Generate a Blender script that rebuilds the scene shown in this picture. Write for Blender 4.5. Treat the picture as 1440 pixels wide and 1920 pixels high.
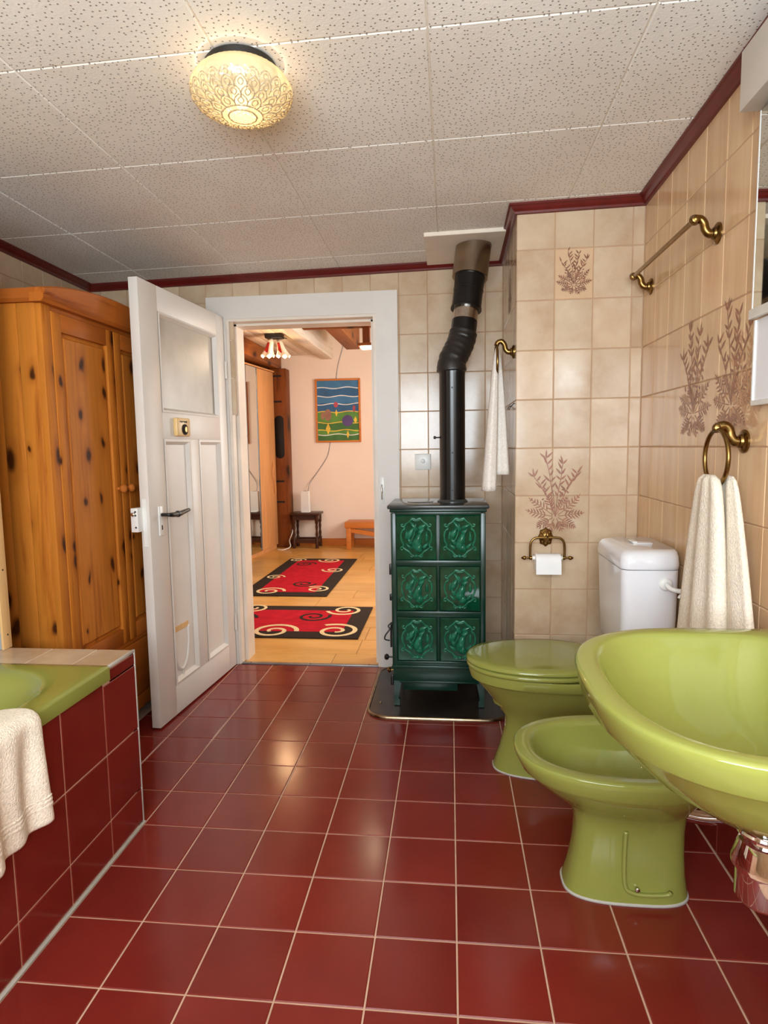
import bpy, bmesh, math, random
from mathutils import Vector, Matrix
random.seed(7)
for o in list(bpy.data.objects): bpy.data.objects.remove(o, do_unlink=True)
SC = bpy.context.scene
COL = SC.collection
pi = math.pi

# ------------------------------------------------------------------ camera
F_PX, YAW, PITCH, ROLL = 1174.6, .1056, .1028, -.0152
CAM = Vector((-.0118, -1.416, 1.1986))
def cam_axes(y, p, r):
    right = Vector((math.cos(y), math.sin(y), 0)); fwd = Vector((-math.sin(y), math.cos(y), 0)); up = Vector((0, 0, 1))
    f2 = fwd*math.cos(p)-up*math.sin(p); u2 = up*math.cos(p)+fwd*math.sin(p)
    return right*math.cos(r)+u2*math.sin(r), -right*math.sin(r)+u2*math.cos(r), f2
_r, _u, _f = cam_axes(YAW, PITCH, ROLL)
cd = bpy.data.cameras.new('camera'); cam = bpy.data.objects.new('camera', cd); COL.objects.link(cam)
cd.sensor_fit = 'VERTICAL'; cd.sensor_height = 36; cd.sensor_width = 27; cd.lens = F_PX/1920*36; cd.clip_start = .02
cam.matrix_world = Matrix(((_r.x, _u.x, -_f.x, CAM.x), (_r.y, _u.y, -_f.y, CAM.y), (_r.z, _u.z, -_f.z, CAM.z), (0, 0, 0, 1)))
SC.camera = cam

# ------------------------------------------------------------------ world, daylight, exposure
W = bpy.data.worlds.new('world'); SC.world = W; W.use_nodes = True
bg = W.node_tree.nodes['Background']; bg.inputs[0].default_value = (.86, .93, 1, 1); bg.inputs[1].default_value = 1.2
def area(name, loc, rot, sx, sy, energy, color):
    l = bpy.data.lights.new(name, 'AREA'); l.shape = 'RECTANGLE'; l.size = sx; l.size_y = sy; l.energy = energy; l.color = color
    o = bpy.data.objects.new(name, l); COL.objects.link(o); o.location = loc; o.rotation_euler = rot
    return o
# daylight entering by the bathroom window behind the camera; the unseen hall window light is added
area('daylight_bathroom_window', (-.15, -2.19, 1.5), (pi/2+.4, 0, 0), 1.5, 1.1, 62, (.82, .92, 1))
area('added_hall_daylight', (.88, 3.9, 1.45), (0, pi/2, 0), 1.05, 1.8, 40, (1, .95, .88))
SC.view_settings.view_transform = 'Standard'
SC.view_settings.look = 'None'
SC.view_settings.exposure = 0.66
SC.view_settings.gamma = 1
SC.view_settings.use_curve_mapping = False
cy = SC.cycles
cy.max_bounces = 5; cy.diffuse_bounces = 4; cy.glossy_bounces = 3; cy.transmission_bounces = 2; cy.transparent_max_bounces = 6
cy.use_adaptive_sampling = True; cy.adaptive_threshold = .03; cy.caustics_reflective = False; cy.caustics_refractive = False

# ------------------------------------------------------------------ material helpers
def lin(r, g, b):
    def c(v):
        v /= 255
        return v/12.92 if v <= .04045 else ((v+.055)/1.055)**2.4
    return (c(r), c(g), c(b), 1)
class NT:
    def __init__(s, name):
        s.m = bpy.data.materials.new(name); s.m.use_nodes = True
        s.t = s.m.node_tree; s.b = s.t.nodes['Principled BSDF']; s.out = s.t.nodes['Material Output']
    def n(s, typ, **k):
        nd = s.t.nodes.new(typ)
        for a, v in k.items():
            if a.startswith('i_'):
                key = a[2:]; key = int(key) if key.isdigit() else key.replace('_', ' ')
                nd.inputs[key].default_value = v
            else: setattr(nd, a, v)
        return nd
    def l(s, a, b): s.t.links.new(a, b)
    def pos(s, scale=(1, 1, 1), rnd=0):
        g = s.n('ShaderNodeNewGeometry'); src = g.outputs['Position']
        if rnd:
            oi = s.n('ShaderNodeObjectInfo'); mu = s.n('ShaderNodeMath', operation='MULTIPLY', i_1=rnd); s.l(oi.outputs['Random'], mu.inputs[0])
            ad = s.n('ShaderNodeVectorMath', operation='ADD'); s.l(src, ad.inputs[0]); s.l(mu.outputs[0], ad.inputs[1]); src = ad.outputs[0]
        mp = s.n('ShaderNodeVectorMath', operation='MULTIPLY', i_1=scale); s.l(src, mp.inputs[0])
        return mp.outputs[0]
    def noise(s, vec, scale, detail=3, rough=.5, dist=0):
        nd = s.n('ShaderNodeTexNoise', i_Scale=scale, i_Detail=detail, i_Roughness=rough, i_Distortion=dist); s.l(vec, nd.inputs['Vector']); return nd.outputs['Fac']
    def ramp(s, fac, stops):
        r = s.n('ShaderNodeValToRGB'); e = r.color_ramp.elements
        while len(e) < len(stops): e.new(.5)
        for q, (p, c) in zip(e, stops): q.position = p; q.color = c
        s.l(fac, r.inputs[0]); return r.outputs[0]
    def mix(s, fac, a, b, blend='MIX'):
        m = s.n('ShaderNodeMix', data_type='RGBA', blend_type=blend)
        for sock, v in ((m.inputs[0], fac), (m.inputs[6], a), (m.inputs[7], b)):
            if hasattr(v, 'links') or hasattr(v, 'is_linked'): s.l(v, sock)
            else: sock.default_value = v
        return m.outputs[2]
    def bump(s, h, strength=.3, dist=.002):
        b = s.n('ShaderNodeBump', i_Strength=strength, i_Distance=dist); s.l(h, b.inputs['Height']); s.l(b.outputs[0], s.b.inputs['Normal'])
    def base(s, c):
        if hasattr(c, 'is_linked'): s.l(c, s.b.inputs['Base Color'])
        else: s.b.inputs['Base Color'].default_value = c
    def set(s, **k):
        for a, v in k.items(): s.b.inputs[a.replace('_', ' ')].default_value = v
def plain(name, rgb, rough=.5, metal=0, var=.08, nscale=12, coat=0, bump=0, bscale=60, spec=.5):
    t = NT(name); c = lin(*rgb)
    f = t.noise(t.pos(), nscale, 3)
    d = tuple(v*(1-var) for v in c[:3])+(1,); u = tuple(min(1, v*(1+var)) for v in c[:3])+(1,)
    t.base(t.ramp(f, [(.3, d), (.7, u)])); t.set(Roughness=rough, Metallic=metal, Coat_Weight=coat, Specular_IOR_Level=spec)
    if coat: t.set(Coat_Roughness=.06)
    if bump: t.bump(t.noise(t.pos(), bscale, 4), bump, .003)
    return t.m
def tile_mat(name, c0, c1, rough, nscale, rvar=.06, bump=.05, streak=None, spec=.5):
    t = NT(name); p = t.pos(streak or (1, 1, 1), 9.0)
    f = t.noise(p, nscale, 5, .62)
    c = t.ramp(f, [(.3, lin(*c0)), (.68, lin(*c1))])
    oi = t.n('ShaderNodeObjectInfo'); mr = t.n('ShaderNodeMapRange', i_3=1-rvar, i_4=1+rvar); t.l(oi.outputs['Random'], mr.inputs[0])
    hv = t.n('ShaderNodeHueSaturation'); t.l(c, hv.inputs['Color']); t.l(mr.outputs[0], hv.inputs['Value'])
    t.base(hv.outputs[0]); t.set(Roughness=rough, Specular_IOR_Level=spec)
    if bump: t.bump(t.noise(t.pos(), 9, 2), bump, .01)
    return t.m
def wood_mat(name, light, dark, knot, axis='z', rough=.5, knots=True, kscale=5.0, gscale=1.0, coat=0):
    t = NT(name)
    st = {'z': (9, 9, .55), 'y': (9, .55, 9), 'x': (.55, 9, 9)}[axis]
    st = tuple(v*gscale for v in st)
    p = t.pos(st, 13.0)
    f1 = t.noise(p, 2.2, 4, .55, .6); f2 = t.noise(p, 9, 3, .6)
    fm = t.n('ShaderNodeMath', operation='MULTIPLY', i_1=.35); t.l(f2, fm.inputs[0])
    fa = t.n('ShaderNodeMath', operation='ADD'); t.l(f1, fa.inputs[0]); t.l(fm.outputs[0], fa.inputs[1])
    c = t.ramp(fa.outputs[0], [(.42, lin(*dark)), (.62, lin(*light)), (.82, lin(*[int(v*.93) for v in light]))])
    if knots:
        sx = t.n('ShaderNodeSeparateXYZ'); t.l(t.pos((1, 1, 1), 13.0), sx.inputs[0])
        ax_ = {'z': (0, 1, 2), 'y': (0, 2, 1), 'x': (1, 2, 0)}[axis]
        su = t.n('ShaderNodeMath', operation='ADD'); t.l(sx.outputs[ax_[0]], su.inputs[0]); t.l(sx.outputs[ax_[1]], su.inputs[1])
        hv_ = t.n('ShaderNodeMath', operation='MULTIPLY', i_1=.55); t.l(sx.outputs[ax_[2]], hv_.inputs[0])
        cb = t.n('ShaderNodeCombineXYZ'); t.l(su.outputs[0], cb.inputs[0]); t.l(hv_.outputs[0], cb.inputs[1]); kp = cb.outputs[0]
        wv = t.n('ShaderNodeTexNoise', i_Scale=14.0, i_Detail=2.0); t.l(kp, wv.inputs['Vector'])
        wm = t.n('ShaderNodeVectorMath', operation='SCALE'); wm.inputs['Scale'].default_value = .045; t.l(wv.outputs['Color'], wm.inputs[0])
        ad = t.n('ShaderNodeVectorMath', operation='ADD'); t.l(kp, ad.inputs[0]); t.l(wm.outputs[0], ad.inputs[1])
        vo = t.n('ShaderNodeTexVoronoi', voronoi_dimensions='2D', i_Scale=kscale); vo.inputs['Randomness'].default_value = 1; t.l(ad.outputs[0], vo.inputs['Vector'])
        sc_ = t.n('ShaderNodeSeparateColor'); t.l(vo.outputs['Color'], sc_.inputs[0])
        dv = t.n('ShaderNodeMapRange', i_3=.4, i_4=1.9); t.l(sc_.outputs[0], dv.inputs[0])
        dq = t.n('ShaderNodeMath', operation='DIVIDE'); t.l(vo.outputs['Distance'], dq.inputs[0]); t.l(dv.outputs[0], dq.inputs[1])
        halo = t.ramp(dq.outputs[0], [(.05, (1, 1, 1, 1)), (.24, (0, 0, 0, 1))])
        core = t.ramp(dq.outputs[0], [(.045, (1, 1, 1, 1)), (.105, (0, 0, 0, 1))])
        hm = t.n('ShaderNodeMath', operation='MULTIPLY', i_1=.6); t.l(halo, hm.inputs[0])
        c = t.mix(hm.outputs[0], c, lin(*dark)); cm = t.n('ShaderNodeMath', operation='MULTIPLY', i_1=.92); t.l(core, cm.inputs[0]); c = t.mix(cm.outputs[0], c, lin(*knot))
    t.base(c); t.set(Roughness=rough, Specular_IOR_Level=.15); t.bump(f2, .06, .002)
    return t.m

M = {}
M['tile_beige'] = tile_mat('tile_beige', (188, 158, 126), (212, 190, 162), .16, 5.5, bump=.03)
M['tile_side'] = tile_mat('tile_beige_streaked', (208, 168, 128), (224, 190, 150), .16, 5.0, streak=(3.5, 3.5, .45), bump=.03)
M['tile_peach'] = tile_mat('tile_peach', (212, 176, 140), (220, 186, 150), .2, 6)
M['grout_beige'] = plain('grout_beige', (186, 150, 118), .8)
M['tile_red'] = tile_mat('tile_red', (114, 33, 27), (130, 42, 34), .17, 2.5, .08, bump=.035)
M['grout_pink'] = plain('grout_pink', (205, 168, 142), .85, var=.1)
M['print_brown'] = plain('print_brown', (150, 98, 74), .35, var=.25, nscale=60)
M['print_dark'] = plain('print_dark_brown', (124, 74, 50), .35, var=.25, nscale=60)
M['print_pale'] = plain('print_pale', (196, 148, 108), .35, var=.15, nscale=60)
M['paint_white'] = plain('paint_white', (222, 216, 208), .42, var=.03, nscale=6, coat=0, bump=.03, bscale=14)
M['paint_old'] = plain('paint_white_jamb', (226, 214, 200), .4, var=.08, nscale=5)
M['red_trim'] = plain('red_varnish', (98, 24, 20), .35, var=.15, nscale=20)
M['porcelain'] = plain('porcelain_white', (232, 232, 236), .1, var=.01)
M['green'] = plain('avocado_ceramic', (142, 146, 70), .08, var=.03, nscale=3)
M['plastic_white'] = plain('plastic_white', (236, 236, 232), .3, var=.02)
M['plastic_cream'] = plain('plastic_cream', (226, 190, 128), .35, var=.05)
M['black'] = plain('black_iron', (20, 19, 18), .38, var=.3, nscale=20, bump=.05)
M['pipe_black'] = plain('pipe_black_enamel', (16, 15, 15), .24, var=.3, nscale=18, bump=.06, bscale=9)
M['elbow_black'] = plain('elbow_black_enamel', (34, 30, 28), .34, var=.3, nscale=18)
M['black_paint'] = plain('black_top_plate', (58, 62, 60), .2, var=.25, nscale=9)
M['steel_dark'] = plain('dull_steel', (164, 148, 128), .28, metal=1, var=.15)
M['steel'] = plain('bright_steel', (205, 196, 184), .22, metal=1, var=.2, nscale=40)
M['chrome'] = plain('chrome', (225, 222, 222), .05, metal=1, var=.02)
M['brass'] = plain('old_brass', (134, 104, 58), .27, metal=1, var=.22, nscale=25)
M['stove_green'] = plain('stove_green_enamel', (12, 50, 38), .26, var=.15, nscale=8)
M['stove_tile'] = None
M['pad'] = plain('pad_dark_metal', (66, 57, 50), .3, metal=.6, var=.35, nscale=6)
M['pad_rim'] = plain('pad_rim_metal', (150, 130, 104), .25, metal=1, var=.3, nscale=30)
M['towel'] = plain('terry_cream', (238, 226, 208), .95, var=.1, nscale=150, bump=1.0, bscale=230, spec=.1)
M['towel_white'] = plain('terry_white', (240, 234, 226), .95, var=.08, nscale=150, bump=1.0, bscale=230, spec=.1)
M['paper'] = plain('tissue_paper', (246, 246, 246), .9, var=.02)
M['silicone'] = plain('silicone_grey', (186, 182, 172), .6)
M['metal_trim'] = plain('grey_metal_trim', (140, 140, 142), .35, metal=.7, var=.15)
M['mirror'] = plain('mirror_glass', (232, 238, 234), .02, metal=1, var=.005)
M['grey_panel'] = plain('grey_panel', (158, 166, 168), .3, var=.1, nscale=3)
M['flush_board'] = plain('ceiling_cream', (234, 222, 204), .7, var=.03)
M['dark_gap'] = plain('dark_gap', (26, 20, 16), .9)
M['pine_v'] = wood_mat('pine_vertical', (198, 120, 42), (152, 80, 22), (48, 18, 6), 'z', kscale=7.5)
M['pine_y'] = wood_mat('pine_cornice', (180, 100, 36), (138, 68, 20), (70, 30, 12), 'y', knots=False)
M['pine_x'] = wood_mat('pine_cornice_side', (170, 92, 34), (128, 62, 20), (70, 30, 12), 'x', knots=False)
M['pine_plain'] = wood_mat('pine_turned', (190, 112, 48), (150, 80, 30), (70, 30, 12), 'x', knots=False)
M['raw_wood'] = wood_mat('raw_wood_edge', (226, 184, 128), (206, 160, 104), (90, 50, 30), 'z', knots=False, coat=0)
M['hall_floor'] = tile_mat('hall_floor_board', (196, 140, 66), (226, 174, 98), .28, 3.0, .1, streak=(.5, 2.2, 1))
M['hall_gap'] = plain('hall_floor_joint', (120, 78, 36), .8)
M['hall_wall'] = plain('hall_plaster', (238, 218, 200), .85, var=.02, nscale=3)
M['hall_ceil'] = wood_mat('hall_white_boards', (240, 226, 206), (224, 200, 170), (150, 110, 70), 'y', knots=False, rough=.5, coat=0)
M['beam'] = wood_mat('old_beam', (150, 86, 36), (96, 50, 20), (40, 20, 10), 'y', kscale=3.5, rough=.5)
M['beam_v'] = wood_mat('old_post', (128, 70, 32), (80, 40, 18), (40, 20, 10), 'z', kscale=3.0, rough=.5)
M['beech'] = wood_mat('beech_door', (226, 164, 106), (208, 142, 84), (90, 50, 30), 'z', knots=False, rough=.35)
M['dark_wood'] = wood_mat('dark_stained_wood', (72, 40, 24), (42, 22, 14), (20, 10, 6), 'x', knots=False, rough=.3)
M['orange_wood'] = wood_mat('orange_wood', (206, 124, 58), (180, 98, 40), (90, 50, 30), 'x', knots=False, rough=.35)
M['rug_dark'] = plain('rug_dark_brown', (56, 46, 40), .95, var=.2, nscale=90, bump=.5, bscale=260, spec=.1)
M['rug_red'] = plain('rug_red', (188, 30, 46), .95, var=.15, nscale=14, bump=.5, bscale=260, spec=.1)
M['rug_cream'] = plain('rug_cream', (232, 208, 160), .95, var=.1, nscale=60, bump=.5, bscale=260, spec=.1)

# glazed stove tile: mottled dark green ground, lighter mottled green on the relief
t = NT('stove_tile_glaze'); f = t.noise(t.pos(), 22, 3)
t.base(t.ramp(f, [(.3, lin(4, 50, 32)), (.7, lin(10, 72, 48))])); t.set(Roughness=.06); M['stove_tile'] = t.m
t = NT('stove_relief_glaze'); f = t.noise(t.pos(), 40, 3)
t.base(t.ramp(f, [(.3, lin(12, 86, 58)), (.7, lin(40, 124, 94))])); t.set(Roughness=.08); M['stove_relief'] = t.m
# perforated ceiling board
t = NT('ceiling_board'); p = t.pos((1, 1, 0), 0)
wob = t.n('ShaderNodeTexNoise', i_Scale=30.0, i_Detail=1.0); t.l(p, wob.inputs['Vector'])
vo = t.n('ShaderNodeTexVoronoi', voronoi_dimensions='2D', i_Scale=62.0); vo.inputs['Randomness'].default_value = .85; t.l(p, vo.inputs['Vector'])
vs = t.n('ShaderNodeMath', operation='GREATER_THAN', i_1=.25); t.l(vo.outputs['Color'], vs.inputs[0])
hole = t.ramp(vo.outputs['Distance'], [(.10, (1, 1, 1, 1)), (.15, (0, 0, 0, 1))])
hm = t.n('ShaderNodeMath', operation='MULTIPLY'); t.l(hole, hm.inputs[0]); t.l(vs.outputs[0], hm.inputs[1])
f = t.noise(t.pos(), 4, 3)
c = t.ramp(f, [(.3, lin(232, 226, 216)), (.7, lin(240, 236, 228))])
hk = t.n('ShaderNodeMath', operation='MULTIPLY', i_1=.75); t.l(hm.outputs[0], hk.inputs[0])
t.base(t.mix(hk.outputs[0], c, lin(96, 74, 54))); t.set(Roughness=.8, Specular_IOR_Level=.2)
inv = t.n('ShaderNodeMath', operation='SUBTRACT', i_0=1.0); t.l(hm.outputs[0], inv.inputs[1])
n2 = t.noise(t.pos(), 160, 2); nm = t.n('ShaderNodeMath', operation='MULTIPLY', i_1=.25); t.l(n2, nm.inputs[0])
ad = t.n('ShaderNodeMath', operation='ADD'); t.l(inv.outputs[0], ad.inputs[0]); t.l(nm.outputs[0], ad.inputs[1])
t.bump(ad.outputs[0], .6, .004); M['ceiling_board'] = t.m
# window glass
def glass_mat(name, tint, rough, alpha):
    t = NT(name); tr = t.n('ShaderNodeBsdfTransparent'); tr.inputs[0].default_value = (*tint, 1)
    nz = t.noise(t.pos(), 9, 3); t.base(t.ramp(nz, [(.3, lin(178, 168, 154)), (.7, lin(194, 184, 170))])); t.set(Roughness=rough)
    mx = t.n('ShaderNodeMixShader'); mx.inputs[0].default_value = alpha
    t.l(tr.outputs[0], mx.inputs[1]); t.l(t.b.outputs[0], mx.inputs[2]); t.l(mx.outputs[0], t.out.inputs[0]); return t.m
M['door_glass'] = glass_mat('door_frosted_glass', (.8, .8, .78), .3, .88)
M['window_glass'] = glass_mat('window_glass', (.97, .98, .98), .03, .04)
def emit_mat(name, rgb, strength):
    t = NT(name); c = lin(*rgb); t.base(c); t.b.inputs['Emission Color'].default_value = c; t.b.inputs['Emission Strength'].default_value = strength; return t.m
M['bulb'] = emit_mat('lamp_bulb', (255, 236, 200), 5)
M['bulb_spot'] = emit_mat('spot_bulb', (255, 222, 180), 3)
M['bulb_small'] = emit_mat('small_bulb', (255, 230, 190), 14)
t = NT('lamp_glass'); tl = t.n('ShaderNodeBsdfTranslucent'); tl.inputs[0].default_value = lin(150, 132, 100)
tr = t.n('ShaderNodeBsdfTransparent'); tr.inputs[0].default_value = lin(255, 240, 205)
gl = t.n('ShaderNodeBsdfGlossy'); gl.inputs['Roughness'].default_value = .08
m1 = t.n('ShaderNodeMixShader'); m1.inputs[0].default_value = .3; t.l(tl.outputs[0], m1.inputs[1]); t.l(tr.outputs[0], m1.inputs[2])
df = t.n('ShaderNodeBsdfDiffuse'); df.inputs[0].default_value = lin(240, 222, 186)
m2 = t.n('ShaderNodeMixShader'); m2.inputs[0].default_value = .45; t.l(m1.outputs[0], m2.inputs[1]); t.l(df.outputs[0], m2.inputs[2])
m3 = t.n('ShaderNodeMixShader'); m3.inputs[0].default_value = .12; t.l(m2.outputs[0], m3.inputs[1]); t.l(gl.outputs[0], m3.inputs[2]); t.l(m3.outputs[0], t.out.inputs[0])
M['lamp_glass'] = t.m
t = NT('lamp_relief_glass'); tl = t.n('ShaderNodeBsdfTranslucent'); tl.inputs[0].default_value = lin(196, 174, 132)
df = t.n('ShaderNodeBsdfDiffuse'); df.inputs[0].default_value = lin(240, 220, 180); gl = t.n('ShaderNodeBsdfGlossy'); gl.inputs['Roughness'].default_value = .12
m1 = t.n('ShaderNodeMixShader'); m1.inputs[0].default_value = .5; t.l(tl.outputs[0], m1.inputs[1]); t.l(df.outputs[0], m1.inputs[2])
m2 = t.n('ShaderNodeMixShader'); m2.inputs[0].default_value = .2; t.l(m1.outputs[0], m2.inputs[1]); t.l(gl.outputs[0], m2.inputs[2]); t.l(m2.outputs[0], t.out.inputs[0])
M['lamp_relief'] = t.m

# ------------------------------------------------------------------ mesh helpers
def link(name, me, mat=None, parent=None):
    o = bpy.data.objects.new(name, me); COL.objects.link(o)
    if mat is not None and len(me.materials) == 0: me.materials.append(M[mat] if isinstance(mat, str) else mat)
    if parent is not None:
        o.parent = parent
        if not parent.get('_local'): o.matrix_parent_inverse = Matrix.Translation(-parent.location)
    return o
def py(name, vs, fs, mat, parent=None, smooth=False, sub=0):
    me = bpy.data.meshes.new(name); me.from_pydata([tuple(v) for v in vs], [], fs); me.update()
    if smooth: me.polygons.foreach_set('use_smooth', [True]*len(me.polygons))
    o = link(name, me, mat, parent)
    if sub: m = o.modifiers.new('s', 'SUBSURF'); m.levels = sub; m.render_levels = sub
    return o
def frombm(name, bm, mat, parent=None, smooth=False, angle=None):
    me = bpy.data.meshes.new(name); bmesh.ops.recalc_face_normals(bm, faces=bm.faces); bm.to_mesh(me); bm.free()
    if smooth: me.polygons.foreach_set('use_smooth', [True]*len(me.polygons))
    if angle: me.set_sharp_from_angle(angle=angle)
    return link(name, me, mat, parent)
def add_box(bm, x0, x1, y0, y1, z0, z1, mtx=None):
    r = bmesh.ops.create_cube(bm, size=1)
    for v in r['verts']:
        v.co = Vector((x0+(v.co.x+.5)*(x1-x0), y0+(v.co.y+.5)*(y1-y0), z0+(v.co.z+.5)*(z1-z0)))
        if mtx: v.co = mtx @ v.co
    return r['verts']
def bev(bm, verts, w, seg=2):
    es = {e for v in verts for e in v.link_edges}
    bmesh.ops.bevel(bm, geom=list(es), offset=w, segments=seg, affect='EDGES', profile=.5)
def box(name, x0, x1, y0, y1, z0, z1, mat, parent=None, b=0, seg=2, mtx=None):
    bm = bmesh.new(); vs = add_box(bm, x0, x1, y0, y1, z0, z1, mtx)
    if b: bev(bm, vs, b, seg)
    return frombm(name, bm, mat, parent, smooth=bool(b), angle=.6 if b else None)
def boxes(name, lst, mat, parent=None, b=0, mtx=None):
    bm = bmesh.new()
    for q in lst:
        vs = add_box(bm, *q, mtx)
        if b: bev(bm, vs, b, 1)
    return frombm(name, bm, mat, parent)
def rings_mesh(name, rings, mat, parent=None, cap0=True, cap1=True, smooth=True, sub=0, angle=None):
    n = len(rings[0]); vs = [p for r in rings for p in r]; fs = []
    for i in range(len(rings)-1):
        for k in range(n):
            a, b = i*n+k, i*n+(k+1) % n; fs.append((a, b, b+n, a+n))
    if cap0: fs.append(tuple(reversed(range(n))))
    if cap1: fs.append(tuple((len(rings)-1)*n+k for k in range(n)))
    me = bpy.data.meshes.new(name); me.from_pydata([tuple(v) for v in vs], [], fs); me.update()
    bm = bmesh.new(); bm.from_mesh(me); bmesh.ops.recalc_face_normals(bm, faces=bm.faces); bm.to_mesh(me); bm.free()
    if smooth: me.polygons.foreach_set('use_smooth', [True]*len(me.polygons))
    if angle: me.set_sharp_from_angle(angle=angle)
    o = link(name, me, mat, parent)
    if sub: m = o.modifiers.new('s', 'SUBSURF'); m.levels = sub; m.render_levels = sub
    return o
def lathe(name, prof, mat, parent=None, c=(0, 0, 0), axis='z', n=28, angle=.7, caps=True):
    rs = []
    for r, h in prof:
        ring = []
        for k in range(n):
            a = 2*pi*k/n; p, q = r*math.cos(a), r*math.sin(a)
            v = {'z': (p, q, h), 'y': (p, h, q), 'x': (h, p, q)}[axis]
            ring.append((v[0]+c[0], v[1]+c[1], v[2]+c[2]))
        rs.append(ring)
    return rings_mesh(name, rs, mat, parent, caps, caps, angle=angle)
def smooth_path(pts, n=6, closed=False):
    P = [Vector(p) for p in pts]; out = []; m = len(P)
    for i in range(m if closed else m-1):
        if closed: p0, p1, p2, p3 = P[i-1], P[i], P[(i+1) % m], P[(i+2) % m]
        else: p0, p1, p2, p3 = P[max(i-1, 0)], P[i], P[i+1], P[min(i+2, m-1)]
        for k in range(n):
            t = k/n
            out.append(.5*((2*p1)+(p2-p0)*t+(2*p0-5*p1+4*p2-p3)*t*t+(3*p1-p0-3*p2+p3)*t**3))
    if not closed: out.append(P[-1])
    return out
def tube_rings(path, rad, n=12, closed=False):
    rs = []; up = None; L = len(path)
    for i, p in enumerate(path):
        if closed: d = path[(i+1) % L]-path[i-1]
        else: d = path[min(i+1, L-1)]-path[max(i-1, 0)]
        d.normalize()
        if up is None:
            up = Vector((0, 0, 1)) if abs(d.z) < .9 else Vector((1, 0, 0))
        s = d.cross(up).normalized(); up = s.cross(d).normalized()
        r = rad(i/(L-1)) if callable(rad) else rad
        rs.append([p+s*(r*math.cos(2*pi*k/n))+up*(r*math.sin(2*pi*k/n)) for k in range(n)])
    if closed: rs.append(rs[0])
    return rs
def tube(name, pts, rad, mat, parent=None, n=12, sm=6, closed=False):
    path = smooth_path(pts, sm, closed) if sm else [Vector(p) for p in pts]
    return rings_mesh(name, tube_rings(path, rad, n, closed), mat, parent, not closed, not closed)
def empty(name, loc, label=None, cat=None, group=None, rz=None):
    o = bpy.data.objects.new(name, None); COL.objects.link(o); o.location = loc; o.empty_display_size = .05
    if rz is not None: o.rotation_euler = (0, 0, rz); o['_local'] = 1
    if label: o['label'] = label; o['category'] = cat
    if group: o['group'] = group
    return o
def tag(o, label, cat, group=None):
    o['label'] = label; o['category'] = cat
    if group: o['group'] = group
    return o
def struct(o, label=None):
    o['kind'] = 'structure'
    if label: o['label'] = label
    return o
TILE_CACHE = {}
def tile_mesh(w, h, mat, th=.006, ch=.0018, name='tile'):
    key = (round(w, 4), round(h, 4), mat, th, ch)
    if key not in TILE_CACHE:
        a, b = w/2, h/2; vs = []
        for (s, z) in ((0, -th), (0, -ch), (ch, 0)):
            vs += [(-a+s, -b+s, z), (a-s, -b+s, z), (a-s, b-s, z), (-a+s, b-s, z)]
        fs = [(8, 9, 10, 11)]
        for q in (0, 4):
            for k in range(4): fs.append((q+k, q+(k+1) % 4, q+4+(k+1) % 4, q+4+k))
        me = bpy.data.meshes.new(name); me.from_pydata(vs, [], fs); me.update(); me.materials.append(M[mat]); TILE_CACHE[key] = me
    return TILE_CACHE[key]
def place_tile(parent, org, U, V, u0, u1, v0, v1, mat, gap, name='tile', th=.006, ch=.0018, tilt=.0012):
    w, h = u1-u0-gap, v1-v0-gap
    if w < .006 or h < .006: return None
    U = Vector(U); V = Vector(V); N = U.cross(V)
    me = tile_mesh(w, h, mat, th, ch, name)
    o = bpy.data.objects.new(name, me); COL.objects.link(o)
    c = Vector(org)+U*((u0+u1)/2)+V*((v0+v1)/2)
    m = Matrix(((U.x, V.x, N.x, c.x), (U.y, V.y, N.y, c.y), (U.z, V.z, N.z, c.z), (0, 0, 0, 1)))
    m = m @ Matrix.Rotation(random.uniform(-tilt, tilt), 4, 'X') @ Matrix.Rotation(random.uniform(-tilt, tilt), 4, 'Y')
    o.parent = parent; o.matrix_world = m
    o.matrix_parent_inverse = Matrix.Translation(-parent.location) if parent.location.length else Matrix()
    o.matrix_basis = m
    return o
def cut(lines, lo, hi):
    ls = [lo]+[v for v in sorted(lines) if lo+.004 < v < hi-.004]+[hi]
    return list(zip(ls[:-1], ls[1:]))

# ------------------------------------------------------------------ room shell
LX, RX, BY, RY = -1.955, .757, 1.909, -2.2
CX, CY = .26, 1.2426                              # chimney column corner
CZ0, CSX, CSY = 2.166, .019, -.0194               # the old ceiling slopes a little
def cz(x, y): return CZ0+CSX*(x+.0589)+CSY*(y-.1488)
DX0, DX1, DZ = -1.19, -.395, 1.885                # door opening
HB = 2.1                                          # hall side of the wall
ROWS = [1.978-.1981*k for k in range(-1, 11)]

floor = struct(box('floor', LX-.1, RX+.1, RY-.1, BY, -.1, -.0022, 'grout_pink'), 'dark red ceramic tiled bathroom floor with pale grout')
for i in range(-8, 4):
    for j in range(-4, 10):
        x0, x1, y0, y1 = i*.2, min((i+1)*.2, RX), j*.2, min((j+1)*.2, BY-.014)
        if x0 < -1.02 and y1 < .5: continue
        if x0 < -1.45 or (x0 > CX and y0 > CY): continue
        place_tile(floor, (0, 0, 0), (1, 0, 0), (0, 1, 0), x0, x1, y0, y1, 'tile_red', .0042)
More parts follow.
